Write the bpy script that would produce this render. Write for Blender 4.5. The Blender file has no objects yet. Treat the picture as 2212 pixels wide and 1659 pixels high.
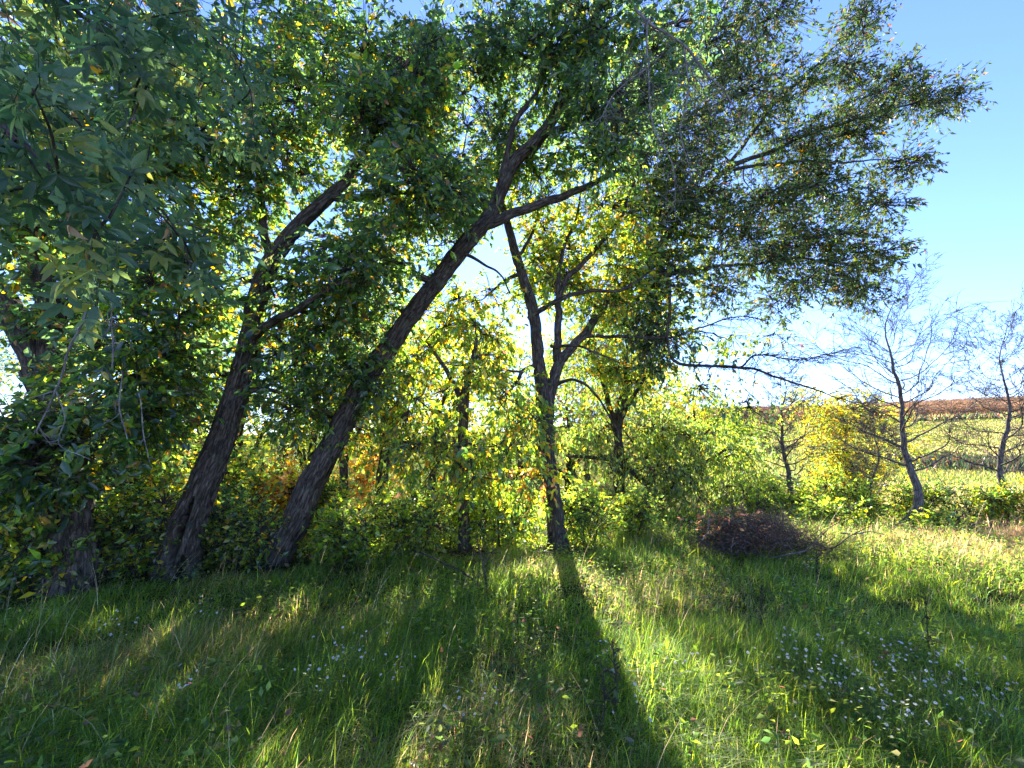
import bpy, math
import numpy as np

# ------------------------------------------------------------------ camera, sky, sun, exposure
sc = bpy.context.scene
col = sc.collection
F_PX, W_PX, H_PX = 960.0, 2212.0, 1659.0      # focal length in units of a 2212 x 1659 picture
PITCH = math.radians(7.4)
EYE = 1.6
cam_d = bpy.data.cameras.new('camera')
cam_d.sensor_width = 36.0
cam_d.lens = 36.0 * F_PX / W_PX
cam_d.clip_start = 0.05
cam_d.clip_end = 4000
cam = bpy.data.objects.new('camera', cam_d)
col.objects.link(cam)
cam.location = (0, 0, EYE)
cam.rotation_euler = (math.pi / 2 + PITCH, 0, 0)
sc.camera = cam

SUN_EL = math.radians(27.0)
SUN_AZ = math.radians(-1.2)                    # from +Y towards +X
world = bpy.data.worlds.new('World')
sc.world = world
world.use_nodes = True
wn = world.node_tree
wn.nodes.clear()
sky = wn.nodes.new('ShaderNodeTexSky')
sky.sky_type = 'NISHITA'
sky.sun_disc = False
sky.sun_elevation = SUN_EL
sky.sun_rotation = SUN_AZ
sky.altitude = 1500
sky.air_density = 1.0
sky.dust_density = 0.08
sky.ozone_density = 5.0
bg = wn.nodes.new('ShaderNodeBackground')
bg.inputs['Strength'].default_value = 0.115
wo = wn.nodes.new('ShaderNodeOutputWorld')
tint = wn.nodes.new('ShaderNodeMixRGB')
tint.blend_type = 'MULTIPLY'
tint.inputs['Fac'].default_value = 1.0
tint.inputs['Color2'].default_value = (0.90, 0.84, 1.08, 1)
wn.links.new(sky.outputs[0], tint.inputs['Color1'])
wn.links.new(tint.outputs[0], bg.inputs['Color'])
wn.links.new(bg.outputs[0], wo.inputs['Surface'])

sun_d = bpy.data.lights.new('sun', 'SUN')
sun_d.energy = 5.0
sun_d.angle = math.radians(0.53)
sun_d.color = (1.0, 0.93, 0.80)
sun = bpy.data.objects.new('sun', sun_d)
col.objects.link(sun)
sdir = np.array([math.sin(SUN_AZ) * math.cos(SUN_EL), math.cos(SUN_AZ) * math.cos(SUN_EL), math.sin(SUN_EL)])
sun.rotation_euler = (math.pi / 2 - SUN_EL, 0, math.pi - SUN_AZ)
sun.location = (0, 40, 30)

sc.view_settings.view_transform = 'Standard'
sc.view_settings.look = 'None'
sc.view_settings.gamma = 1.0
sc.view_settings.use_curve_mapping = False
sc.view_settings.exposure = 2.1
sc.cycles.max_bounces = 7
sc.cycles.diffuse_bounces = 4
sc.cycles.glossy_bounces = 2
sc.cycles.transmission_bounces = 5
sc.cycles.sample_clamp_indirect = 6.0
sc.cycles.use_denoising = True

rng = np.random.default_rng(11)

# ------------------------------------------------------------------ helpers
def at(u, v, Y):
    """World point seen at picture position (u, v) at the distance Y ahead."""
    a = (u - W_PX / 2) / F_PX
    b = (H_PX / 2 - v) / F_PX
    d = np.array([a, math.cos(PITCH) - b * math.sin(PITCH), math.sin(PITCH) + b * math.cos(PITCH)])
    return np.array([0, 0, EYE]) + d * (Y / d[1])

def nrm(a):
    return a / np.maximum(np.linalg.norm(a, axis=-1, keepdims=True), 1e-9)

def hash3(i, j, k, seed=0):
    n = (i.astype(np.int64) * 73856093) ^ (j.astype(np.int64) * 19349663) ^ (k.astype(np.int64) * 83492791) ^ (seed * 2654435761)
    n = (n ^ (n >> 13)) * 1274126177
    n = n & 0x7fffffff
    n = (n ^ (n >> 16)) & 0xffff
    return n / 65535.0

def vnoise(P, scale=1.0, seed=0):
    """Smooth value noise, 0..1, at points (N,3) or (N,2)."""
    P = np.asarray(P, float)
    if P.shape[1] == 2:
        P = np.column_stack([P, np.zeros(len(P))])
    Q = P * scale + 1000.0
    i = np.floor(Q).astype(np.int64)
    f = Q - i
    f = f * f * (3 - 2 * f)
    out = 0
    for dx in (0, 1):
        wx = f[:, 0] if dx else 1 - f[:, 0]
        for dy in (0, 1):
            wy = f[:, 1] if dy else 1 - f[:, 1]
            for dz in (0, 1):
                wz = f[:, 2] if dz else 1 - f[:, 2]
                out = out + wx * wy * wz * hash3(i[:, 0] + dx, i[:, 1] + dy, i[:, 2] + dz, seed)
    return out

def smooth(a, b, x):
    t = np.clip((x - a) / (b - a), 0, 1)
    return t * t * (3 - 2 * t)

class MB:
    """Collects vertices, faces and per-vertex attributes, and links them as one mesh object."""
    def __init__(self):
        self.V, self.F, self.C, self.n = [], [], [], 0
    def add(self, V, F, C):
        V = np.asarray(V, np.float32)
        C = np.asarray(C, np.float32)
        if C.ndim == 1:
            C = np.tile(C, (len(V), 1))
        self.V.append(V)
        self.C.append(C)
        for f in F:
            self.F.append(np.asarray(f, np.int32) + self.n)
        self.n += len(V)
    def mesh(self, name, mat, shade=True):
        me = bpy.data.meshes.new(name)
        V = np.concatenate(self.V)
        C = np.concatenate(self.C)
        me.vertices.add(len(V))
        me.vertices.foreach_set('co', V.ravel())
        tot = np.concatenate([np.full(len(f), f.shape[1], np.int32) for f in self.F])
        idx = np.concatenate([f.ravel() for f in self.F])
        me.loops.add(len(idx))
        me.loops.foreach_set('vertex_index', idx)
        me.polygons.add(len(tot))
        st = np.zeros(len(tot), np.int32)
        st[1:] = np.cumsum(tot)[:-1]
        me.polygons.foreach_set('loop_start', st)
        me.polygons.foreach_set('loop_total', tot)
        me.polygons.foreach_set('use_smooth', np.full(len(tot), shade, bool))
        me.update(calc_edges=True)
        at_ = me.attributes.new('col', 'FLOAT_COLOR', 'POINT')
        at_.data.foreach_set('color', np.column_stack([C, np.ones(len(C), np.float32)]).astype(np.float32).ravel())
        me.materials.append(mat)
        return me
    def build(self, name, mat, parent=None, shade=True):
        if self.n == 0:
            return None
        o = bpy.data.objects.new(name, self.mesh(name, mat, shade))
        col.objects.link(o)
        if parent is not None:
            o.parent = parent
            o.location = tuple(-np.array(parent.get('_base', (0, 0, 0))))
        return o

def tag(o, label=None, cat=None, group=None, kind=None):
    if label: o['label'] = label
    if cat: o['category'] = cat
    if group: o['group'] = group
    if kind: o['kind'] = kind
    return o

def thing(name, label, cat, base, group=None):
    o = bpy.data.objects.new(name, None)
    o.empty_display_size = 0.2
    col.objects.link(o)
    o.location = tuple(base)
    o['_base'] = [float(b) for b in base]
    return tag(o, label, cat, group)

# ------------------------------------------------------------------ materials
def attr_color(nt, name='col'):
    n = nt.nodes.new('ShaderNodeAttribute')
    n.attribute_name = name
    return n

def leaf_material(name, trans=0.5, gain=2.6, sat=1.15, gloss=0.05, rough=0.4, hue=0.487):
    m = bpy.data.materials.new(name)
    m.use_nodes = True
    nt = m.node_tree
    nt.nodes.clear()
    L = nt.links.new
    a = attr_color(nt)
    tex = nt.nodes.new('ShaderNodeTexCoord')
    noi = nt.nodes.new('ShaderNodeTexNoise')
    noi.inputs['Scale'].default_value = 38.0
    noi.inputs['Detail'].default_value = 3.0
    L(tex.outputs['Object'], noi.inputs['Vector'])
    ramp = nt.nodes.new('ShaderNodeMapRange')
    ramp.inputs['From Min'].default_value = 0.25
    ramp.inputs['From Max'].default_value = 0.75
    ramp.inputs['To Min'].default_value = 0.75
    ramp.inputs['To Max'].default_value = 1.25
    L(noi.outputs['Fac'], ramp.inputs['Value'])
    hs0 = nt.nodes.new('ShaderNodeHueSaturation')
    L(a.outputs['Color'], hs0.inputs['Color'])
    L(ramp.outputs[0], hs0.inputs['Value'])
    dif = nt.nodes.new('ShaderNodeBsdfDiffuse')
    L(hs0.outputs[0], dif.inputs['Color'])
    hs = nt.nodes.new('ShaderNodeHueSaturation')
    hs.inputs['Hue'].default_value = hue
    hs.inputs['Saturation'].default_value = sat
    hs.inputs['Value'].default_value = gain
    L(hs0.outputs[0], hs.inputs['Color'])
    tr = nt.nodes.new('ShaderNodeBsdfTranslucent')
    L(hs.outputs[0], tr.inputs['Color'])
    mx = nt.nodes.new('ShaderNodeMixShader')
    mx.inputs[0].default_value = trans
    L(dif.outputs[0], mx.inputs[1])
    L(tr.outputs[0], mx.inputs[2])
    gl = nt.nodes.new('ShaderNodeBsdfGlossy')
    gl.inputs['Roughness'].default_value = rough
    gl.inputs['Color'].default_value = (0.9, 0.95, 1.0, 1)
    mx2 = nt.nodes.new('ShaderNodeMixShader')
    mx2.inputs[0].default_value = gloss
    L(mx.outputs[0], mx2.inputs[1])
    L(gl.outputs[0], mx2.inputs[2])
    out = nt.nodes.new('ShaderNodeOutputMaterial')
    L(mx2.outputs[0], out.inputs['Surface'])
    return m

def bark_material(name, c1, c2, c3, scale=26.0, bump=0.7):
    """'col' holds bark coordinates: (r cos, r sin, length) so that furrows run along the stem."""
    m = bpy.data.materials.new(name)
    m.use_nodes = True
    nt = m.node_tree
    L = nt.links.new
    b = nt.nodes['Principled BSDF']
    b.inputs['Roughness'].default_value = 0.9
    b.inputs['Specular IOR Level'].default_value = 0.2
    a = attr_color(nt)
    mp = nt.nodes.new('ShaderNodeMapping')
    mp.inputs['Scale'].default_value = (scale, scale, scale * 0.22)
    L(a.outputs['Vector'], mp.inputs['Vector'])
    n1 = nt.nodes.new('ShaderNodeTexNoise')
    n1.inputs['Scale'].default_value = 1.0
    n1.inputs['Detail'].default_value = 6.0
    n1.inputs['Roughness'].default_value = 0.65
    n1.inputs['Distortion'].default_value = 1.2
    L(mp.outputs[0], n1.inputs['Vector'])
    cr = nt.nodes.new('ShaderNodeValToRGB')
    cr.color_ramp.elements[0].position = 0.33
    cr.color_ramp.elements[0].color = (*c1, 1)
    cr.color_ramp.elements[1].position = 0.68
    cr.color_ramp.elements[1].color = (*c3, 1)
    e = cr.color_ramp.elements.new(0.5)
    e.color = (*c2, 1)
    L(n1.outputs['Fac'], cr.inputs[0])
    vo = nt.nodes.new('ShaderNodeTexVoronoi')
    vo.feature = 'DISTANCE_TO_EDGE'
    vo.inputs['Scale'].default_value = 0.62
    vm = nt.nodes.new('ShaderNodeMixRGB')
    vm.blend_type = 'ADD'
    vm.inputs['Fac'].default_value = 0.9
    L(mp.outputs[0], vm.inputs['Color1'])
    L(n1.outputs['Color'], vm.inputs['Color2'])
    L(vm.outputs[0], vo.inputs['Vector'])
    vr = nt.nodes.new('ShaderNodeMapRange')
    vr.inputs['From Max'].default_value = 0.2
    vr.inputs['To Min'].default_value = 0.42
    L(vo.outputs['Distance'], vr.inputs['Value'])
    ck = nt.nodes.new('ShaderNodeMixRGB')
    ck.blend_type = 'MULTIPLY'
    ck.inputs['Fac'].default_value = 1.0
    L(cr.outputs[0], ck.inputs['Color1'])
    L(vr.outputs[0], ck.inputs['Color2'])
    hm = nt.nodes.new('ShaderNodeMath')
    hm.operation = 'MULTIPLY'
    L(n1.outputs['Fac'], hm.inputs[0])
    L(vr.outputs[0], hm.inputs[1])
    # lichen and moss patches
    n2 = nt.nodes.new('ShaderNodeTexNoise')
    n2.inputs['Scale'].default_value = 7.0
    n2.inputs['Detail'].default_value = 5.0
    L(a.outputs['Vector'], n2.inputs['Vector'])
    r2 = nt.nodes.new('ShaderNodeValToRGB')
    r2.color_ramp.elements[0].position = 0.55
    r2.color_ramp.elements[1].position = 0.72
    L(n2.outputs['Fac'], r2.inputs[0])
    mul = nt.nodes.new('ShaderNodeMath')
    mul.operation = 'MULTIPLY'
    mul.inputs[1].default_value = 0.4
    L(r2.outputs[0], mul.inputs[0])
    mix = nt.nodes.new('ShaderNodeMixRGB')
    mix.inputs['Color2'].default_value = (0.10, 0.12, 0.07, 1)
    L(mul.outputs[0], mix.inputs['Fac'])
    L(ck.outputs[0], mix.inputs['Color1'])
    L(mix.outputs[0], b.inputs['Base Color'])
    bp = nt.nodes.new('ShaderNodeBump')
    bp.inputs['Strength'].default_value = bump
    bp.inputs['Distance'].default_value = 0.02
    L(hm.outputs[0], bp.inputs['Height'])
    L(bp.outputs[0], b.inputs['Normal'])
    return m

M_leaf = leaf_material('leaf_green', 0.58, 4.4, 1.08, 0.045, 0.38)
M_near = leaf_material('leaf_near', 0.5, 4.0, 1.12, 0.025, 0.42)
M_leafd = leaf_material('leaf_dim_backlight', 0.40, 2.6, 1.1, 0.04, 0.4)  # weaker backlight in the right-hand crown, put into the leaf as lower translucency and gain
M_grass = leaf_material('grass_blade', 0.58, 3.9, 1.08, 0.018, 0.5, 0.478)
M_petal = leaf_material('petal', 0.4, 1.1, 1.0, 0.02, 0.6)
M_corn = leaf_material('corn_leaf', 0.4, 1.5, 0.95, 0.02, 0.6, 0.497)
M_bark = bark_material('bark_grey', (0.012, 0.009, 0.006), (0.085, 0.064, 0.046), (0.21, 0.165, 0.125), 34, 0.9)
M_barkb = bark_material('bark_brown', (0.03, 0.02, 0.014), (0.09, 0.062, 0.042), (0.19, 0.14, 0.10))
M_twig = bark_material('twig_bark', (0.04, 0.03, 0.025), (0.08, 0.062, 0.05), (0.14, 0.115, 0.095), 60, 0.2)
M_brush = bark_material('brush_bark', (0.06, 0.035, 0.024), (0.15, 0.095, 0.068), (0.27, 0.19, 0.145), 60, 0.3)
M_pale = bark_material('bark_pale', (0.06, 0.048, 0.04), (0.15, 0.125, 0.105), (0.27, 0.24, 0.21), 40, 0.4)
M_dead = bark_material('dead_wood', (0.12, 0.10, 0.085), (0.24, 0.215, 0.19), (0.38, 0.35, 0.32), 60, 0.3)

# ------------------------------------------------------------------ terrain
def hill_rise(y):
    t = np.clip((y - 24) / 126.0, 0, None)
    return 14.6 * np.where(t < 1, t ** 1.15, 1 + 1.15 * (t - 1) - 1.4 * (t - 1) ** 2).clip(-40)

def ground_h(x, y):
    x = np.asarray(x, float); y = np.asarray(y, float)
    r = x / np.maximum(y, 1.0)
    P = np.column_stack([np.ravel(x), np.ravel(y)])
    h = (vnoise(P, 0.55, 3).reshape(x.shape) - 0.5) * 0.16 + (vnoise(P, 1.9, 4).reshape(x.shape) - 0.5) * 0.06
    near = 1 - smooth(14, 30, y)
    h = h * near
    # dip beyond the clearing, deeper towards the wooded left
    h -= smooth(7.6, 15, y) * (0.75 - 0.25 * smooth(-2, 4, x)) * (1 - 0.0 * r)
    h -= smooth(6.5, 16, y) * smooth(-1.0, -9, x) * 0.9
    hf = 0.35 + 0.45 * smooth(-0.1, 0.55, r) + 0.24 * smooth(0.55, 1.25, r)
    yy = np.minimum(y, 165)
    h = h + hill_rise(yy) * hf
    h = h - np.clip(y - 165, 0, 400) * 0.02
    return h

def gz(x, y):
    return float(ground_h(np.array([x]), np.array([y]))[0])

def ground_mat():
    m = bpy.data.materials.new('ground_meadow')
    m.use_nodes = True
    nt = m.node_tree
    L = nt.links.new
    b = nt.nodes['Principled BSDF']
    b.inputs['Roughness'].default_value = 1.0
    b.inputs['Specular IOR Level'].default_value = 0.0
    g = nt.nodes.new('ShaderNodeNewGeometry')
    def noise(s, d=6, r=0.6):
        n = nt.nodes.new('ShaderNodeTexNoise')
        n.inputs['Scale'].default_value = s
        n.inputs['Detail'].default_value = d
        n.inputs['Roughness'].default_value = r
        L(g.outputs['Position'], n.inputs['Vector'])
        return n
    n1, n2 = noise(9), noise(0.9)
    cr = nt.nodes.new('ShaderNodeValToRGB')
    el = cr.color_ramp.elements
    el[0].position, el[0].color = 0.3, (0.018, 0.022, 0.008, 1)
    el[1].position, el[1].color = 0.75, (0.075, 0.065, 0.03, 1)
    L(n1.outputs['Fac'], cr.inputs[0])
    far = nt.nodes.new('ShaderNodeValToRGB')
    el = far.color_ramp.elements
    el[0].position, el[0].color = 0.36, (0.13, 0.17, 0.035, 1)
    el[1].position, el[1].color = 0.64, (0.23, 0.21, 0.065, 1)
    mp = nt.nodes.new('ShaderNodeMapping')
    mp.inputs['Scale'].default_value = (0.10, 0.16, 0.3)
    L(g.outputs['Position'], mp.inputs['Vector'])
    n3 = nt.nodes.new('ShaderNodeTexNoise')
    n3.inputs['Scale'].default_value = 1.0
    n3.inputs['Detail'].default_value = 9.0
    n3.inputs['Roughness'].default_value = 0.7
    L(mp.outputs[0], n3.inputs['Vector'])
    L(n3.outputs['Fac'], far.inputs[0])
    sp = nt.nodes.new('ShaderNodeSeparateXYZ')
    L(g.outputs['Position'], sp.inputs[0])
    mr = nt.nodes.new('ShaderNodeMapRange')
    mr.inputs['From Min'].default_value = 10
    mr.inputs['From Max'].default_value = 20
    L(sp.outputs['Y'], mr.inputs['Value'])
    mix = nt.nodes.new('ShaderNodeMixRGB')
    L(mr.outputs[0], mix.inputs['Fac'])
    L(cr.outputs[0], mix.inputs['Color1'])
    L(far.outputs[0], mix.inputs['Color2'])
    L(mix.outputs[0], b.inputs['Base Color'])
    bp = nt.nodes.new('ShaderNodeBump')
    bp.inputs['Strength'].default_value = 0.8
    bp.inputs['Distance'].default_value = 0.06
    L(n1.outputs['Fac'], bp.inputs['Height'])
    L(bp.outputs[0], b.inputs['Normal'])
    return m

def build_ground():
    nu, nv = 220, 240
    u = np.linspace(-1, 1, nu)
    v = np.linspace(0, 1, nv)
    xs = np.sign(u) * (14 * np.abs(u) + 900 * np.abs(u) ** 4)
    ys = -12 + 34 * v + 1300 * v ** 5
    X, Y = np.meshgrid(xs, ys)
    Z = ground_h(X, Y)
    V = np.column_stack([X.ravel(), Y.ravel(), Z.ravel()])
    i = np.arange(nu * nv).reshape(nv, nu)
    Fq = np.column_stack([i[:-1, :-1].ravel(), i[:-1, 1:].ravel(), i[1:, 1:].ravel(), i[1:, :-1].ravel()])
    mb = MB()
    mb.add(V, [Fq], (0.1, 0.1, 0.05))
    o = mb.build('ground', ground_mat())
    tag(o, 'grassy meadow ground running up the pasture hill', kind='structure')
build_ground()

# ------------------------------------------------------------------ stems
def catmull(P, n):
    P = np.asarray(P, float)
    Q = np.vstack([2 * P[0] - P[1], P, 2 * P[-1] - P[-2]])
    seg = len(P) - 1
    t = np.linspace(0, seg, n)
    k = np.minimum(t.astype(int), seg - 1)
    f = (t - k)[:, None]
    a, b, c, d = Q[k], Q[k + 1], Q[k + 2], Q[k + 3]
    return 0.5 * ((2 * b) + (-a + c) * f + (2 * a - 5 * b + 4 * c - d) * f ** 2 + (-a + 3 * b - 3 * c + d) * f ** 3)

def tube(mb, P, R, sides=8, furrow=0.0, slit=None, flare=0.0, seed=0):
    P = np.asarray(P, float); R = np.asarray(R, float)
    n = len(P)
    T = nrm(np.gradient(P, axis=0))
    ref = np.array([0, -1.0, 0]) if abs(T[0][1]) < 0.8 else np.array([1.0, 0, 0])
    N = np.zeros_like(P)
    a = nrm((ref - T[0] * np.dot(ref, T[0]))[None])[0]
    for k in range(n):
        a = a - T[k] * np.dot(a, T[k])
        a = a / np.linalg.norm(a)
        N[k] = a
    B = np.cross(T, N)
    th = np.linspace(0, 2 * np.pi, sides, endpoint=False)
    s = np.concatenate([[0], np.cumsum(np.linalg.norm(np.diff(P, axis=0), axis=1))])
    rr = np.tile(R[:, None], (1, sides))
    if furrow > 0:
        ang = np.tile(th, (n, 1))
        ss = np.tile(s[:, None], (1, sides))
        q = np.column_stack([np.cos(ang).ravel() * R[0] * 22, np.sin(ang).ravel() * R[0] * 22, ss.ravel() * 5.0])
        f1 = np.abs(vnoise(q, 1.0, seed + 5) - 0.5) * 2
        f2 = vnoise(q * [0.25, 0.25, 0.3], 1.0, seed + 9) - 0.5
        rr = rr * (1 - furrow * (1 - f1).reshape(n, sides) ** 3 + 0.22 * f2.reshape(n, sides))
    if flare > 0:
        lob = 1 + 0.45 * np.sin(th * 5 + seed) + 0.2 * np.sin(th * 3 + 1.3 * seed)
        rr = rr * (1 + flare * np.exp(-s / 0.16)[:, None] * lob[None, :])
    if slit is not None:                        # an open hollow in the stem, facing angle a0 from the normal
        for (a0, s0, s1, wd, dep) in slit:
            da = np.abs((th - a0 + np.pi) % (2 * np.pi) - np.pi)
            prof = np.clip(np.sin(np.pi * np.clip((s - s0) / (s1 - s0), 0, 1)), 0, 1) ** 0.6
            ww = wd * prof + 1e-6
            cut = np.exp(-(da[None, :] / ww[:, None]) ** 4) * (prof[:, None] > 0.02)
            lip = np.exp(-((da[None, :] - 1.5 * ww[:, None]) / (0.5 * ww[:, None])) ** 2) * (prof[:, None] > 0.02)
            rr = rr * (1 - dep * cut + 0.10 * lip)
    V = P[:, None, :] + rr[:, :, None] * (np.cos(th)[None, :, None] * N[:, None, :] + np.sin(th)[None, :, None] * B[:, None, :])
    C = np.stack([R[:, None] * np.cos(th)[None], R[:, None] * np.sin(th)[None], np.tile(s[:, None], (1, sides))], -1)
    i = np.arange(n * sides).reshape(n, sides)
    j = np.roll(i, -1, axis=1)
    Fq = np.column_stack([i[:-1].ravel(), j[:-1].ravel(), j[1:].ravel(), i[1:].ravel()])
    mb.add(V.reshape(-1, 3), [Fq, i[-1][None, :] if sides <= 4 else np.column_stack([np.full(sides - 2, i[-1][0]), i[-1][1:-1], i[-1][2:]])], C.reshape(-1, 3) + [0, 0, seed * 3.7])

def stem(mb, ctrl, sides=8, n=None, jit=0.0, **kw):
    """ctrl: list of (point, radius). A smooth tapering stem; returns its sampled points and radii."""
    P = np.array([c[0] for c in ctrl]); R = np.array([c[1] for c in ctrl])
    if n is None:
        n = max(6, len(ctrl) * 5)
    Q = catmull(np.column_stack([P, R]), n)
    pts, rad = Q[:, :3], np.maximum(Q[:, 3], 0.002)
    if jit:
        w = np.column_stack([vnoise(pts + 50 * k, 1.6, 20 + k) - 0.5 for k in range(3)])
        w2 = np.column_stack([vnoise(pts + 50 * k, 5.5, 27 + k) - 0.5 for k in range(3)])
        w = w + 0.38 * w2
        w[0] = 0
        pts = pts + w * jit * 1.25
    tube(mb, pts, rad, sides, **kw)
    return pts, rad

def twigs(mb, A, B, bow, r0, r1, nseg=3, sides=3, C=None):
    """K curved twigs from A to B at once."""
    A = np.asarray(A, float); B = np.asarray(B, float)
    K = len(A)
    if K == 0: return
    mid = (A + B) / 2 + bow
    t = np.linspace(0, 1, nseg + 1)[None, :, None]
    P = (1 - t) ** 2 * A[:, None] + 2 * t * (1 - t) * mid[:, None] + t ** 2 * B[:, None]
    D = nrm(B - A)
    ref = np.where(np.abs(D[:, 2:3]) < 0.8, np.array([[0, 0, 1.0]]), np.array([[1.0, 0, 0]]))
    N = nrm(np.cross(D, ref)); Bn = np.cross(D, N)
    th = np.linspace(0, 2 * np.pi, sides, endpoint=False)
    r0 = np.broadcast_to(np.asarray(r0, float), (K,)); r1 = np.broadcast_to(np.asarray(r1, float), (K,))
    r = r0[:, None] + (r1 - r0)[:, None] * t[0, :, 0][None]
    ring = np.cos(th)[None, :, None] * N[:, None] + np.sin(th)[None, :, None] * Bn[:, None]
    V = P[:, :, None, :] + r[:, :, None, None] * ring[:, None]
    ln = np.linalg.norm(B - A, axis=1)
    flat_col = C
    C = np.zeros(V.shape)
    C[..., 0] = np.cos(th)[None, None] * 0.02; C[..., 1] = np.sin(th)[None, None] * 0.02
    C[..., 2] = (t[0, :, 0][None, :, None] * ln[:, None, None]) + rng.uniform(0, 9, (K, 1, 1))
    m = nseg + 1
    i = np.arange(K * m * sides).reshape(K, m, sides)
    j = np.roll(i, -1, axis=2)
    Fq = np.stack([i[:, :-1], j[:, :-1], j[:, 1:], i[:, 1:]], -1).reshape(-1, 4)
    mb.add(V.reshape(-1, 3), [Fq], C.reshape(-1, 3) if flat_col is None else np.asarray(flat_col))

# ------------------------------------------------------------------ leaves
T4 = np.array([[0, 0, 0], [-0.5, 0.42, 0.09], [0, 1, -0.05], [0.5, 0.42, 0.09]])
F4 = [(0, 2, 1), (0, 3, 2)]
T6 = np.array([[0, 0, 0], [-0.42, 0.25, 0.07], [-0.36, 0.62, 0.08], [0, 1, -0.08], [0.36, 0.62, 0.08], [0.42, 0.25, 0.07]])
F6 = [(0, 3, 2, 1), (0, 5, 4, 3)]

def leaves(mb, P, D, Nn, Ln, Wd, C, fine=False):
    T, Fs = (T6, F6) if fine else (T4, F4)
    D = nrm(D)
    S = nrm(np.cross(D, Nn))
    Nn = np.cross(S, D)
    m = len(T)
    V = (P[:, None] + T[None, :, 1:2] * (Ln[:, None, None] * D[:, None]) + T[None, :, 0:1] * (Wd[:, None, None] * S[:, None])
         + T[None, :, 2:3] * (Ln[:, None, None] * Nn[:, None]))
    base = (np.arange(len(P)) * m)[:, None, None]
    F = (np.array(Fs)[None] + base).reshape(-1, len(Fs[0]))
    mb.add(V.reshape(-1, 3), [F], np.repeat(C, m, axis=0))

COLS = {
    'dark': (0.032, 0.066, 0.026), 'green': (0.055, 0.105, 0.028), 'olive': (0.085, 0.105, 0.035),
    'lime': (0.125, 0.19, 0.026), 'yellow': (0.33, 0.27, 0.03), 'gold': (0.36, 0.21, 0.025),
    'orange': (0.33, 0.13, 0.025), 'brown': (0.15, 0.085, 0.045), 'blue': (0.05, 0.085, 0.045), 'pale': (0.17, 0.21, 0.07), 'grass': (0.075, 0.14, 0.022), 'glow': (0.19, 0.235, 0.025), 'peach': (0.33, 0.20, 0.075), 'dusk': (0.06, 0.055, 0.03),
}
def palette(n, mix):
    k = list(mix); w = np.array([mix[a] for a in k], float); w /= w.sum()
    idx = rng.choice(len(k), n, p=w)
    c = np.array([COLS[a] for a in k])[idx]
    return c * rng.lognormal(0, 0.22, (n, 1)) * (1 + rng.normal(0, 0.07, (n, 3)))

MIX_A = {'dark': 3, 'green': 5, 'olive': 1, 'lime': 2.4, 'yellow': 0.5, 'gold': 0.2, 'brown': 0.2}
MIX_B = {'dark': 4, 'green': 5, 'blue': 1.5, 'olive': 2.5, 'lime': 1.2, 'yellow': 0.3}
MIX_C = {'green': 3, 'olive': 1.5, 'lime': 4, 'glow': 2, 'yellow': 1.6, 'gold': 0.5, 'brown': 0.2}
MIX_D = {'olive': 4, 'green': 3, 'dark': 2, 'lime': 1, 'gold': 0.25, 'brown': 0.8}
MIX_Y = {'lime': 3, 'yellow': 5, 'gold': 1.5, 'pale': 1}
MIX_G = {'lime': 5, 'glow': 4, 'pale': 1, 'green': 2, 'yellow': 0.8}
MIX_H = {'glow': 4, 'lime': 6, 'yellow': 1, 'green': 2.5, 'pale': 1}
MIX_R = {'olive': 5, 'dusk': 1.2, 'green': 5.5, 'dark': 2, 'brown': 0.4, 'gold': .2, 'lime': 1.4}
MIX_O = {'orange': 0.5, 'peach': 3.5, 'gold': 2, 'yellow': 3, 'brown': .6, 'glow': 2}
MIX_U = {'green': 4, 'lime': 4, 'glow': 2, 'yellow': 1.5, 'gold': 0.4, 'dark': 2}

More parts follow.
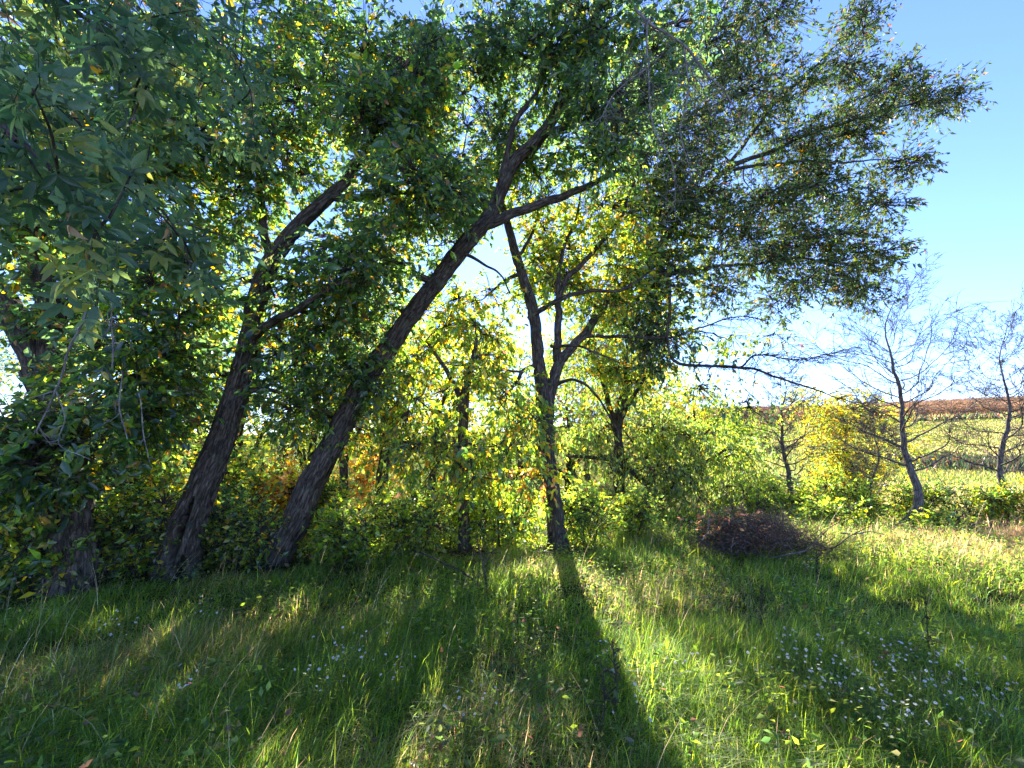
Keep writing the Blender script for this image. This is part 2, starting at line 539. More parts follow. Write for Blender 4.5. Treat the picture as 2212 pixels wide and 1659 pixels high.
class Foliage:
    """Leafy sprays gathered into clumps, with the twigs that carry them."""
    def __init__(self):
        self.lf, self.tw, self.skel = MB(), MB(), []
    def clump(self, c, rad, n, mix, size=0.085, aspect=0.5, droop=0.25, k=11, hole=0.3, fine=False, tl=0.38, hub=True, seed=0, hs=1.3, flat=0.5):
        c = np.asarray(c, float); rad = np.asarray(rad, float)
        q = nrm(rng.normal(size=(int(n * 1.9), 3))) * (rng.uniform(0, 1, (int(n * 1.9), 1)) ** 0.42)
        P = c + q * rad
        keep = vnoise(P, hs, 31 + seed) > hole
        P, q = P[keep][:n], q[keep][:n]
        n = len(P)
        if n == 0: return
        D = nrm(q * 0.8 / 1.0 + rng.normal(size=(n, 3)) * 0.55 + np.array([0, 0, -droop]))
        ln = tl * rng.uniform(0.55, 1.25, n)
        tip = P + D * ln[:, None] + np.array([0, 0, -0.25 * droop]) * ln[:, None]
        # hubs: sub-branches joining the sprays to the skeleton
        nh = max(2, n // 12)
        H = c + nrm(rng.normal(size=(nh, 3))) * rad * rng.uniform(0.15, 0.6, (nh, 1))
        d2 = ((P[:, None] - H[None]) ** 2).sum(-1)
        A = H[np.argmin(d2, 1)]
        twigs(self.tw, A, tip, rng.normal(size=(n, 3)) * 0.06 + np.array([0, 0, 0.05]), 0.0065, 0.002)
        if self.skel and hub:
            S = np.concatenate([s[0] for s in self.skel]); Rs = np.concatenate([s[1] for s in self.skel])
            d2 = ((c[None] - S) ** 2).sum(-1) * (1 + 0.5 * (S[:, 2] > c[2] + 0.3))
            j = np.argmin(d2)
            a = S[j]
            dist = np.linalg.norm(c - a)
            if dist > 0.12:
                r0 = min(Rs[j] * 0.55, 0.05 + 0.0 * dist)
                m1 = a + (c - a) * 0.35 + np.array([0, 0, 0.10 * dist]) + rng.normal(size=3) * 0.05 * dist
                m2 = a + (c - a) * 0.7 + np.array([0, 0, 0.08 * dist]) + rng.normal(size=3) * 0.05 * dist
                pr = stem(self.tw, [(a, r0), (m1, r0 * 0.75), (m2, r0 * 0.5), (c, r0 * 0.32)], 5, 10, jit=0.12)
                self.skel.append(pr)
            twigs(self.tw, np.repeat(c[None], nh, 0), H, rng.normal(size=(nh, 3)) * 0.08, 0.013, 0.006, 3, 4)
        # leaves along each spray
        t = rng.uniform(0.1, 1.05, (n, k))
        base = P[:, None] + D[:, None] * (ln[:, None] * t)[:, :, None] + np.array([0, 0, -0.25 * droop]) * (ln[:, None] * t ** 2)[:, :, None]
        rnd = rng.normal(size=(n, k, 3))
        side = nrm(np.cross(D, rng.normal(size=(n, 3)) * 0.4 + np.array([0, 0, 1.0])))
        sg = np.where(rng.uniform(size=(n, k)) < 0.5, -1, 1)[..., None]
        LD = D[:, None] * 0.55 + side[:, None] * sg * 0.75 + rnd * 0.38 + np.array([0, 0, -droop * 1.3])
        NN = np.array([0, 0, flat]) + rng.normal(size=(n, k, 3)) * 0.75
        sz = size * rng.lognormal(-0.03, 0.33, n * k)
        leaves(self.lf, base.reshape(-1, 3), LD.reshape(-1, 3), NN.reshape(-1, 3), sz, sz * aspect * rng.uniform(0.8, 1.15, n * k), palette(n * k, mix), fine)

def finish(root, fol, crown='crown', leaf=None, twig=None, stuff=True):
    a = fol.tw.build('twigs', twig or M_twig, root)
    if a: a['kind'] = 'stuff'
    b = fol.lf.build(crown, leaf or M_leaf, root)
    if b and stuff: b['kind'] = 'stuff'

def px(u, v, Y, r):                            # control point with its radius
    return (at(u, v, Y), r)

def on_ground(u, v):
    """Where the view ray through (u, v) meets the ground."""
    p0 = np.array([0, 0, EYE]); d = at(u, v, 1.0) - p0
    t = np.linspace(1.5, 60, 4000)
    Q = p0 + d * t[:, None]
    below = Q[:, 2] < ground_h(Q[:, 0], Q[:, 1])
    return Q[np.argmax(below)]

def clumps(fol, rows, mix, dens=1.0, **kw):
    for row in rows:
        u, v, Y, ru, rv, ry, n = row[:7]
        k2 = dict(kw)
        if len(row) > 7: k2.update(row[7])
        mx = k2.pop('mix', mix)
        s = Y / F_PX
        fol.clump(at(u, v, Y), (ru * s, ry, rv * s), int(n * dens), mx, **k2)

# ================================================================== THE TREES IN FRONT
# --- furthest left: a straight dark trunk that forks
b = on_ground(158, 1262)
YB = b[1]
t = thing('tree', 'straight dark trunk at the far left, forking into two thick limbs above', 'tree', b, 'trees along the clearing edge')
mb = MB()
base = b - [0, 0, 0.12]
sk1 = stem(mb, [(base, 0.25), (b + [0, 0, 0.25], 0.235), px(160, 1110, YB, 0.205), px(152, 980, YB, 0.20), px(128, 880, YB, 0.20), px(98, 800, YB, 0.20)], 40, 70, furrow=0.2, flare=0.55, seed=1, jit=0.04)
mb.build('trunk', M_bark, t)
fol = Foliage()
l1, l2 = MB(), MB()
sk2 = stem(l1, [px(110, 830, YB, 0.17), px(70, 745, YB, 0.165), px(28, 680, YB, 0.15), px(-20, 610, YB, 0.13), px(-110, 470, YB, 0.09), px(-160, 300, YB, 0.05)], 24, 40, furrow=0.2, seed=2, jit=0.04)
sk3 = stem(l2, [px(112, 840, YB, 0.15), px(120, 740, YB, 0.145), px(105, 640, YB, 0.13), px(78, 560, YB, 0.11), px(85, 420, YB + 0.2, 0.08), px(150, 250, YB + 0.3, 0.045), px(200, 60, YB + 0.3, 0.03)], 24, 40, furrow=0.2, seed=3, jit=0.05)
l1.build('limb', M_bark, t); l2.build('limb', M_bark, t)
fol.skel += [sk1, sk2, sk3]
clumps(fol, [
    (120, 960, YB - 0.3, 150, 80, 0.5, 250), (60, 1010, YB - 0.5, 90, 60, 0.35, 100), (250, 890, YB - 0.1, 130, 110, 0.7, 230), (300, 760, YB, 120, 120, 0.7, 230),
    (210, 660, YB + 0.2, 130, 100, 0.7, 190), (370, 620, YB + 0.1, 110, 110, 0.6, 160), (60, 500, YB + 0.4, 110, 80, 0.7, 110),
    (170, 480, YB + 0.2, 150, 100, 0.7, 200), (320, 430, YB, 150, 130, 0.8, 250), (60, 330, YB, 150, 120, 0.8, 200),
    (240, 270, YB, 160, 120, 0.8, 230), (100, 130, YB, 170, 120, 0.8, 200), (330, 100, YB, 150, 110, 0.8, 190), (420, 270, YB - .2, 120, 120, .6, 150),
], MIX_A, 1.1, size=0.092, fine=True, hole=0.28)
finish(t, fol)

# --- second: leaning trunk with an open split near the base
b = on_ground(378, 1246)
YC = b[1]
t = thing('tree', 'trunk leaning right with a long dark split in its bark near the ground', 'tree', b, 'trees along the clearing edge')
mb = MB()
sk1 = stem(mb, [(b - [0.03, 0, 0.12], 0.245), (b + [0.02, 0, 0.12], 0.23), px(400, 1160, YC, 0.215), px(432, 1065, YC, 0.185), px(475, 950, YC, 0.165), px(512, 840, YC, 0.15), px(540, 740, YC, 0.14), px(556, 640, YC, 0.13), px(585, 560, YC, 0.12), px(640, 490, YC, 0.11), px(712, 425, YC + 0.1, 0.09), px(785, 340, YC + 0.2, 0.07), px(830, 230, YC + 0.3, 0.05), px(850, 90, YC + 0.4, 0.03)], 72, 220, furrow=0.2, flare=0.5, seed=4, jit=0.05,
           slit=[(0.25, 0.30, 1.15, 0.24, 0.88), (0.75, 0.10, 0.45, 0.22, 0.7)])
mb.build('trunk', M_bark, t)
fol = Foliage(); fol.skel.append(sk1)
for cp in ([px(540, 740, YC, 0.07), px(600, 690, YC - 0.3, 0.055), px(680, 640, YC - 0.5, 0.04), px(760, 600, YC - 0.6, 0.02)],
           [px(585, 560, YC, 0.07), px(560, 430, YC + 0.1, 0.055), px(560, 280, YC + 0.2, 0.04), px(600, 120, YC + 0.2, 0.02)],
           [px(712, 425, YC + .1, 0.06), px(800, 420, YC - 0.2, 0.05), px(900, 390, YC - 0.3, 0.03), px(980, 380, YC - 0.4, 0.02)]):
    lm = MB(); fol.skel.append(stem(lm, cp, 12, 24, furrow=0.1, seed=5, jit=0.08)); lm.build('limb', M_bark, t)
clumps(fol, [
    (430, 790, YC + 0.3, 80, 80, 0.5, 90), (640, 770, YC + 0.2, 90, 80, 0.5, 110), (660, 630, YC + 0.1, 90, 90, 0.6, 140), (470, 610, YC + 0.3, 80, 100, 0.6, 110),
    (480, 430, YC, 120, 120, 0.7, 200), (600, 330, YC, 120, 120, 0.7, 230), (520, 200, YC + .2, 140, 110, 0.7, 220), (680, 200, YC, 120, 110, 0.7, 230),
    (780, 110, YC + .2, 130, 100, 0.7, 220), (620, 50, YC + .2, 140, 90, 0.7, 200), (820, 270, YC - .2, 110, 100, 0.6, 220), (900, 410, YC - 0.4, 130, 80, 0.6, 260),
    (760, 560, YC - 0.3, 120, 80, 0.6, 200), (730, 700, YC + .2, 80, 80, 0.6, 120), (640, 870, YC + .3, 90, 60, 0.5, 70), (900, 150, YC, 110, 110, 0.6, 200),
    (400, 880, YC + .5, 80, 70, 0.5, 60),
], MIX_A, 1.1, size=0.088, fine=True, hole=0.29)
finish(t, fol)

# --- third: the long diagonal trunk across the middle
b = on_ground(592, 1216)
YD = b[1]
t = thing('tree', 'long diagonal trunk leaning right across the middle into the canopy', 'tree', b, 'trees along the clearing edge')
mb = MB()
sk1 = stem(mb, [(b - [0.02, 0, 0.12], 0.20), (b + [0.04, 0, 0.10], 0.185), px(635, 1120, YD, 0.20), px(690, 1005, YD, 0.175), px(755, 880, YD, 0.155), px(822, 770, YD, 0.145), px(880, 685, YD, 0.14), px(935, 618, YD, 0.13), px(990, 545, YD, 0.13), px(1048, 478, YD, 0.125), px(1085, 410, YD, 0.11), px(1112, 355, YD, 0.105), px(1165, 298, YD, 0.095), px(1205, 235, YD, 0.085), px(1230, 170, YD, 0.075), px(1262, 90, YD, 0.05), px(1300, -60, YD, 0.03)], 40, 150, furrow=0.2, flare=0.5, seed=6, jit=0.05)
mb.build('trunk', M_bark, t)
fol = Foliage(); fol.skel.append(sk1)
for cp in ([px(1040, 490, YD, 0.085), px(1100, 468, YD, 0.08), px(1170, 440, YD + 0.1, 0.07), px(1240, 415, YD + 0.2, 0.055), px(1330, 370, YD + 0.3, 0.03)],
           [px(1085, 410, YD, 0.06), px(1100, 330, YD - .1, 0.05), px(1120, 260, YD - .2, 0.04), px(1170, 180, YD - .2, 0.035), px(1180, 60, YD - .2, 0.02)],
           [px(1165, 298, YD, 0.05), px(1230, 270, YD - .3, 0.045), px(1330, 260, YD - .4, 0.03), px(1390, 300, YD - .5, 0.012)],
           [px(990, 545, YD, 0.03), px(1040, 568, YD, 0.022), px(1085, 598, YD, 0.016), px(1110, 640, YD, 0.012)],
           [px(935, 618, YD, 0.06), px(890, 590, YD - .2, 0.045), px(830, 540, YD - .4, 0.03), px(780, 470, YD - .4, 0.02)],
           [px(1205, 235, YD, 0.05), px(1290, 150, YD + .1, 0.04), px(1400, 80, YD + .1, 0.03), px(1500, 40, YD + .1, 0.02)]):
    lm = MB(); fol.skel.append(stem(lm, cp, 12, 26, furrow=0.1, seed=7, jit=0.07)); lm.build('limb', M_bark, t)
clumps(fol, [
    (800, 540, YD + 0.2, 110, 80, 0.6, 210), (960, 420, YD + .3, 100, 90, 0.6, 200), (810, 660, YD + .3, 70, 60, .4, 80), (760, 800, YD + .1, 80, 70, 0.5, 110), (800, 820, YD - .3, 40, 40, 0.3, 35),
    (900, 300, YD, 110, 110, 0.7, 250), (1000, 200, YD + .2, 120, 110, 0.7, 260), (1050, 80, YD, 130, 90, 0.7, 230), (1180, 120, YD - .2, 110, 100, 0.6, 240),
    (1290, 60, YD - .5, 120, 90, 0.6, 240), (1330, 200, YD - .5, 120, 100, 0.6, 250), (1290, 310, YD - .2, 90, 90, 0.6, 170),
    (1080, 280, YD + .5, 80, 80, .5, 110), (1150, 360, YD + .6, 90, 60, .5, 130), (1420, 110, YD, 120, 100, 0.6, 230), (940, 540, YD + .6, 90, 70, .5, 100),
    (960, 60, YD + .3, 110, 80, .6, 160),
], MIX_B, 1.2, size=0.084, fine=True, hole=0.29)
clumps(fol, [(1000, 330, YD + 1.2, 120, 120, 0.5, 170), (860, 420, YD + 1.0, 120, 120, .5, 150), (1150, 420, YD + 1.2, 120, 60, .5, 100), (720, 900, YD + .3, 110, 70, .5, 170)], MIX_C, 1.0, size=0.08, hole=0.35)
finish(t, fol)

# --- centre: two-stemmed tree whose crown reaches far to the right
b = on_ground(1203, 1186)
YE = b[1]
t = thing('tree', 'tree at the centre forking low into two stems, its crown reaching right over the sky', 'tree', b, 'trees along the clearing edge')
mb = MB()
sk1 = stem(mb, [(b - [0, 0, 0.12], 0.17), (b + [0, 0, 0.1], 0.155), px(1195, 1080, YE, 0.13), px(1187, 1000, YE, 0.125), px(1180, 920, YE, 0.135), px(1172, 850, YE, 0.12), px(1163, 780, YE, 0.105), px(1155, 700, YE, 0.095), px(1140, 630, YE, 0.085), px(1116, 560, YE + .1, 0.08), px(1098, 490, YE + .2, 0.07), px(1082, 420, YE + .3, 0.05), px(1075, 300, YE + .4, 0.03)], 36, 120, furrow=0.2, flare=0.45, seed=8, jit=0.04)
mb.build('trunk', M_bark, t)
fol = Foliage(); fol.skel.append(sk1)
YR = YE + 1.6
limbs = [
    [px(1182, 900, YE, 0.115), px(1184, 850, YE, 0.105), px(1202, 786, YE + .1, 0.095), px(1232, 750, YE + .3, 0.08), px(1258, 722, YE + .5, 0.075), px(1290, 676, YE + .7, 0.072), px(1330, 630, YE + .9, 0.07), px(1420, 530, YE + 1.3, 0.065), px(1510, 425, YR, 0.06), px(1570, 365, YR, 0.055), px(1650, 330, YR, 0.045), px(1760, 285, YR, 0.03), px(1900, 240, YR, 0.018), px(2030, 210, YR, 0.008)],
    [px(1570, 368, YR, 0.04), px(1680, 350, YR + .2, 0.03), px(1800, 350, YR + .2, 0.02), px(1930, 340, YR + .2, 0.01)],
    [px(1570, 365, YR, 0.04), px(1640, 270, YR - .2, 0.032), px(1740, 160, YR - .2, 0.022), px(1850, 60, YR - .2, 0.012)],
    [px(1330, 630, YE + .9, 0.045), px(1450, 590, YE + 1.2, 0.04), px(1600, 570, YR, 0.028), px(1750, 560, YR, 0.018), px(1900, 590, YR, 0.008)],
    [px(1204, 780, YE + .1, 0.07), px(1202, 690, YE + .1, 0.06), px(1206, 640, YE + .2, 0.055), px(1235, 586, YE + .3, 0.048), px(1285, 545, YE + .4, 0.04), px(1335, 470, YE + .5, 0.03), px(1400, 320, YE + .5, 0.018)],
    [px(1141, 690, YE, 0.045), px(1192, 657, YE - .2, 0.04), px(1285, 632, YE - .2, 0.03), px(1345, 626, YE - .2, 0.024), px(1420, 580, YE - .2, 0.014)],
    [px(1203, 640, YE + .2, 0.04), px(1210, 570, YE + .3, 0.035), px(1240, 480, YE + .4, 0.025), px(1260, 380, YE + .4, 0.012)],
    [px(1163, 780, YE, 0.035), px(1130, 800, YE - .1, 0.03), px(1096, 850, YE - .2, 0.018)],
    [px(1450, 770, YE + .8, 0.02), px(1480, 785, YE + .8, 0.026), px(1560, 790, YE + 1, 0.026), px(1610, 796, YE + 1, 0.025), px(1690, 815, YE + 1, 0.018), px(1790, 850, YE + 1, 0.010), px(1900, 890, YE + 1, 0.004)],
    [px(1600, 795, YE + 1, 0.018), px(1640, 765, YE + 1, 0.013), px(1720, 775, YE + 1, 0.008), px(1800, 765, YE + 1, 0.004)],
    [px(1184, 835, YE, 0.03), px(1214, 820, YE - .1, 0.026), px(1260, 830, YE - .2, 0.022), px(1305, 880, YE - .1, 0.017), px(1340, 950, YE, 0.010), px(1350, 1010, YE, 0.005)],
    [px(1258, 722, YE + .5, 0.035), px(1340, 725, YE + .7, 0.028), px(1440, 730, YE + .9, 0.02), px(1560, 690, YE + 1.2, 0.012), px(1650, 690, YE + 1.2, 0.006)],
    [px(1420, 530, YE + 1.3, 0.035), px(1445, 640, YE + 1.1, 0.03), px(1440, 720, YE + .9, 0.025), px(1455, 775, YE + .8, 0.02)],
    [px(1190, 745, YE, 0.026), px(1240, 745, YE - .2, 0.022), px(1290, 765, YE - .2, 0.015), px(1340, 790, YE - .2, 0.008)],
    [px(1116, 560, YE + .1, 0.03), px(1150, 500, YE + .2, 0.022), px(1170, 420, YE + .3, 0.014)],
]
for cp in limbs:
    lm = MB(); fol.skel.append(stem(lm, cp, 12, 36, furrow=0.08, seed=9, jit=0.09)); lm.build('limb', M_bark, t)
SM = dict(size=0.085, aspect=0.38, droop=0.2, tl=0.36)
clumps(fol, [
    (1530, 90, YR - .3, 110, 90, 0.7, 200), (1660, 40, YR - .3, 100, 60, 0.6, 130), (1600, 200, YR - .2, 110, 90, 0.7, 210), (1720, 180, YR - .2, 60, 70, .5, 80),
    (1500, 290, YR - .3, 90, 90, 0.6, 190), (1700, 300, YR, 100, 60, 0.6, 150), (1860, 40, YR - .2, 45, 60, .35, 70), (1830, 140, YR - .2, 60, 55, .4, 80),
    (1900, 200, YR, 80, 60, 0.5, 120), (2000, 215, YR, 60, 50, .4, 75), (2060, 205, YR, 40, 30, .3, 36), (1950, 160, YR, 40, 30, .3, 30), (1830, 290, YR, 100, 60, 0.6, 160), (1950, 350, YR + .2, 65, 40, .45, 70),
    (1760, 400, YR + .2, 110, 60, 0.6, 190), (1890, 440, YR + .2, 60, 45, .45, 80), (1640, 430, YR, 110, 70, 0.6, 190), (1750, 510, YR, 110, 55, 0.6, 180),
    (1880, 540, YR, 75, 40, .5, 100), (1860, 620, YR, 60, 45, .4, 80), (1640, 540, YR, 90, 55, 0.5, 130), (1560, 500, YR - .2, 90, 70, 0.5, 150), (1750, 600, YR, 80, 35, .5, 90),
    (1560, 620, YR - .2, 70, 45, .4, 60), (1680, 650, YR, 70, 40, .4, 45), (1500, 400, YR - .4, 80, 80, .5, 140),
], MIX_R, 1.75, hole=0.29, hs=2.2, **SM)
clumps(fol, [
    (1400, 330, YR - .2, 90, 100, 0.5, 240), (1425, 470, YR - .2, 85, 90, 0.45, 240), (1420, 600, YR - .2, 85, 80, 0.45, 230), (1435, 720, YR - .2, 70, 70, 0.4, 180, {'droop': 0.6}), (1360, 690, YR - .2, 60, 50, 0.4, 90),
], MIX_B, 1.0, size=0.085, fine=True, hole=0.3)
fol2 = fol
fol = Foliage(); fol.skel = fol2.skel
clumps(fol, [   # inner, thinner and backlit
    (1240, 540, YE + .6, 110, 80, 0.7, 110), (1300, 440, YE + .8, 110, 80, 0.7, 110), (1200, 620, YE + .4, 90, 70, 0.6, 70), (1330, 560, YE + .6, 80, 80, 0.6, 90),
    (1280, 660, YE + .8, 90, 60, 0.6, 70), (1180, 500, YE + .6, 70, 70, .5, 45), (1430, 560, YR, 100, 80, 0.6, 110), (1400, 420, YR, 100, 90, 0.7, 120), (1540, 720, YE + 1.2, 90, 40, .4, 35),
    (1240, 600, YE + .9, 90, 60, .6, 80), (1160, 560, YE + .5, 60, 60, .4, 40), (1360, 640, YE + 1.2, 80, 60, .6, 90), (1050, 640, YE + .4, 60, 40, .3, 26),
], MIX_C, 1.55, hole=0.33, size=0.085)
clumps(fol, [(1620, 860, YE + 1, 70, 50, 0.4, 40), (1530, 840, YE + 1, 60, 50, .4, 34), (1670, 720, YE + 1.1, 50, 40, .3, 22), (1720, 870, YE + 1, 50, 40, .3, 16)], MIX_D, 1.0, size=0.06, aspect=0.5, k=7, droop=0.7, hole=0.2)
# fine bare twigs on the right-hand boughs
S = np.concatenate([fol.skel[k][0][8:] for k in (4, 9, 10, 12)])
A = S[rng.integers(0, len(S), 420)]
Bp = A + nrm(rng.normal(size=(420, 3)) * [0.8, 0.8, 0.35] + [0.55, 0, -0.12]) * rng.uniform(0.2, 0.75, (420, 1))
twigs(fol.tw, A, Bp, rng.normal(size=(420, 3)) * 0.06, 0.006, 0.0018)
A2 = Bp + (A - Bp) * rng.uniform(0, 0.6, (420, 1))
twigs(fol.tw, A2, A2 + nrm(rng.normal(size=(420, 3)) + [0.4, 0, -0.2]) * rng.uniform(0.1, 0.35, (420, 1)), rng.normal(size=(420, 3)) * 0.03, 0.004, 0.0015)
finish(t, fol, 'inner_crown')
finish(t, fol2, 'crown', M_leafd)

# --- slim upright trunk, foliage hanging over it
b = on_ground(1002, 1192)
YF = b[1]
t = thing('tree', 'slim upright trunk left of centre, half hidden behind a curtain of hanging leaves', 'tree', b, 'trees along the clearing edge')
mb = MB()
sk1 = stem(mb, [(b - [0, 0, 0.1], 0.105), (b + [0, 0, 0.1], 0.095), px(1002, 1090, YF, 0.09), px(1000, 980, YF, 0.085), px(1004, 850, YF, 0.07), px(1018, 790, YF, 0.045), px(1030, 740, YF, 0.025), px(1028, 700, YF, 0.01)], 28, 60, furrow=0.14, flare=0.2, seed=10, jit=0.05)
mb.build('trunk', M_barkb, t)
fol = Foliage(); fol.skel.append(sk1)
for cp in ([px(1002, 880, YF, 0.045), px(960, 800, YF, 0.035), px(920, 740, YF, 0.02)], [px(1002, 850, YF, 0.04), px(1070, 800, YF, 0.03), px(1130, 800, YF - .1, 0.015)]):
    lm = MB(); fol.skel.append(stem(lm, cp, 10, 20, seed=7, jit=0.06)); lm.build('limb', M_barkb, t)
clumps(fol, [
    (900, 860, YF - .5, 100, 90, .5, 200), (1000, 790, YF - .3, 100, 70, .5, 180), (1080, 860, YF - .4, 90, 80, .5, 180), (960, 960, YF - .6, 110, 70, .45, 210), (1080, 970, YF - .5, 90, 70, .4, 180),
    (1130, 1030, YF - .6, 60, 60, .3, 100), (1020, 1020, YF - .7, 80, 45, .3, 110), (860, 960, YF - .4, 80, 60, .4, 130), (1150, 920, YF - .5, 45, 60, .3, 70), (960, 690, YF + .3, 90, 60, .5, 150), (1040, 720, YF, 70, 50, .4, 200), (900, 780, YF, 90, 60, .5, 170), (980, 640, YF + .4, 90, 50, .4, 110),
    (1170, 1040, YF - .6, 40, 50, .25, 45, {'mix': MIX_O}),
], MIX_C, 0.42, size=0.084, droop=0.5, fine=True, hole=0.45, hs=2.0)
finish(t, fol)

# --- trunk cut by the left edge of the frame
b = on_ground(-18, 1235)
t = thing('tree', 'dark trunk just showing at the left edge of the picture', 'tree', b, 'trees along the clearing edge')
mb = MB(); YL = b[1]
sk1 = stem(mb, [(b - [0, 0, 0.1], 0.17), (b + [0, 0, .2], 0.16), px(-22, 1000, YL, 0.14), px(-40, 800, YL, 0.12), px(-60, 500, YL, 0.08), px(-80, 250, YL, 0.04)], 28, 60, furrow=0.2, flare=0.3, seed=12, jit=0.05)
mb.build('trunk', M_bark, t)
fol = Foliage(); fol.skel.append(sk1)
clumps(fol, [(-60, 300, YL, 150, 150, .8, 160), (-150, 550, YL, 150, 150, .8, 160), (-40, 120, YL, 160, 110, .8, 140)], MIX_A, 1.0, hole=0.3)
finish(t, fol)

# ================================================================== generated trees and shrubs behind
def round_tree(label, u, Y, top_v, spread, n, mix, trunk_r=0.12, size=0.1, aspect=0.5, lean=0.0, low=0.35, group=None, name='tree', fine=False, hole=0.34, droop=0.25, nclump=9, base_mat=None, flatten=0.8):
    x = at(u, 900, Y)[0]
    z = gz(x, Y)
    b = np.array([x, Y, z])
    top = at(u, top_v, Y)[2]
    Ht = top - z
    t = thing(name, label, 'tree', b, group)
    mb = MB()
    p = [(b - [0, 0, 0.15], trunk_r * 1.15)]
    for f, r in ((0.12, 1.0), (0.3, 0.85), (0.5, 0.65), (0.7, 0.42), (0.88, 0.18)):
        p.append((b + np.array([lean * f * Ht + rng.normal() * 0.03 * Ht * f, rng.normal() * 0.03 * Ht * f, f * Ht]), trunk_r * r))
    sk = stem(mb, p, 16, 34, furrow=0.13, flare=0.25, seed=int(rng.integers(1, 90)), jit=0.12)
    mb.build('trunk', base_mat or M_bark, t)
    fol = Foliage(); fol.skel.append(sk)
    cs = []
    for k in range(nclump):
        a = 2.4 * k + rng.uniform(-.4, .4)
        f = low + (1 - low) * (k + 0.5) / nclump
        rr = spread * math.sin(math.pi * min(1, 0.18 + 0.82 * (1 - (f - low) / (1 - low)))) * rng.uniform(0.35, 0.75)
        c = b + np.array([lean * f * Ht + rr * math.cos(a), rr * math.sin(a), f * Ht * 0.94])
        cs.append(c)
    for k, c in enumerate(cs):
        j = min(len(sk[0]) - 1, int(len(sk[0]) * max(0.25, (c[2] - z) / Ht - 0.25)))
        if k < 6:
            lm = MB(); s = sk[0][j]; r = sk[1][j]
            fol.skel.append(stem(lm, [(s, r * 0.6), (s + (c - s) * 0.4 + [0, 0, 0.1], r * 0.45), (c, r * 0.22)], 8, 14, seed=k, jit=0.1))
            lm.build('limb', base_mat or M_bark, t)
        rad = spread * rng.uniform(0.42, 0.66)
        fol.clump(c, (rad, rad, rad * flatten), n // nclump, mix, size=size, aspect=aspect, hole=hole, droop=droop, tl=0.16 * spread + 0.22, fine=fine, seed=k, hs=2.0 / max(spread, 0.6))
    finish(t, fol)
    return t

def shrub(label, u, v, w_px, h_px, n, mix, size=0.06, aspect=0.55, Y=None, group=None, depth=None, name='shrub', droop=0.1, hole=0.25, wild=1.0, leaf=None):
    """A shrub whose foot stands at the ground point seen at (u, v)."""
    if Y is None:
        b = on_ground(u, v)
    else:
        x = at(u, v, Y)[0]; b = np.array([x, Y, gz(x, Y)])
    s = b[1] / F_PX
    w, h = w_px * s / 2, h_px * s
    dp = depth or w * 0.45
    t = thing(name, label, 'shrub', b, group)
    fol = Foliage()
    sm = MB()
    ns = 7
    for k in range(ns):
        a = k * 2.4 + rng.uniform(0, 1)
        e = b + np.array([math.cos(a) * w * 0.65, math.sin(a) * dp * 0.65, h * rng.uniform(0.55, 0.85)])
        p0 = b + np.array([math.cos(a) * 0.1 * w, math.sin(a) * 0.1 * w, -0.04])
        fol.skel.append(stem(sm, [(p0, 0.014), (p0 + (e - p0) * 0.5 + [0, 0, 0.12 * h], 0.010), (e, 0.005)], 6, 10, jit=0.06))
    sm.build('stems', M_twig, t)
    nc = 8
    for k in range(nc):
        a = k * 2.4 + rng.uniform(0, 0.8)
        rr = 0.0 if k == 0 else rng.uniform(0.3, 0.8)
        cz = h * (0.5 if k else 0.62) * rng.uniform(0.55, 1.35 + 0.2 * wild)
        c = b + np.array([math.cos(a) * rr * w, math.sin(a) * rr * dp, cz])
        fol.clump(c, (w * 0.45, dp * 0.45, h * 0.38), n // nc, mix, size=size, aspect=aspect, hole=hole, droop=droop, tl=min(0.35, 0.3 * h + 0.08), hub=False, seed=k, hs=3.0, k=10)
    finish(t, fol, 'foliage', leaf)
    return t

# --- the trunks seen in the gaps behind
GB = 'trees standing behind the front row'
round_tree('slanting thin trunk behind the hanging leaves left of the slim trunk', 935, 10.5, 700, 1.3, 320, MIX_C, 0.085, lean=0.10, group=GB, low=0.55)
round_tree('thick brown trunk in the gap behind the orange leaves', 830, 11.0, 640, 1.6, 420, MIX_C, 0.17, group=GB, base_mat=M_barkb, low=0.5)
round_tree('brown trunk between the long diagonal trunk and the orange leaves', 748, 10.0, 660, 1.4, 380, MIX_U, 0.12, group=GB, base_mat=M_barkb, low=0.5)
round_tree('back tree right of centre with a bare forked head above the drooping leaves', 1335, 12.0, 690, 2.1, 860, MIX_C, 0.16, group=GB, low=0.70, nclump=11)
round_tree('thin dark trunk just right of the forked back tree', 1396, 13.5, 860, 1.2, 200, MIX_D, 0.09, group=GB, low=0.55)

# --- the wide drooping tree right of centre
x = at(1420, 900, 12.0)[0]; b = np.array([x, 12.0, gz(x, 12.0)])
t = thing('tree', 'low wide tree with drooping olive leaves between the centre trunk and the brush pile', 'tree', b)
mb = MB(); Y = 12.0
sk = stem(mb, [(b - [0, 0, .1], 0.12), px(1425, 1090, Y, 0.11), px(1405, 1050, Y, 0.10), px(1350, 1010, Y - .2, 0.08), px(1290, 990, Y - .4, 0.06), px(1215, 985, Y - .5, 0.03)], 16, 40, furrow=.12, seed=4, jit=.1)
mb.build('trunk', M_bark, t)
fol = Foliage(); fol.skel.append(sk)
for cp in ([px(1405, 1050, Y, .07), px(1440, 960, Y, .05), px(1490, 900, Y, .03)], [px(1420, 1080, Y, .06), px(1500, 1010, Y - .3, .05), px(1590, 970, Y - .3, .025)], [px(1350, 1010, Y - .2, .05), px(1330, 950, Y, .04), px(1310, 910, Y, .02)]):
    lm = MB(); fol.skel.append(stem(lm, cp, 10, 20, seed=7, jit=0.12)); lm.build('limb', M_bark, t)
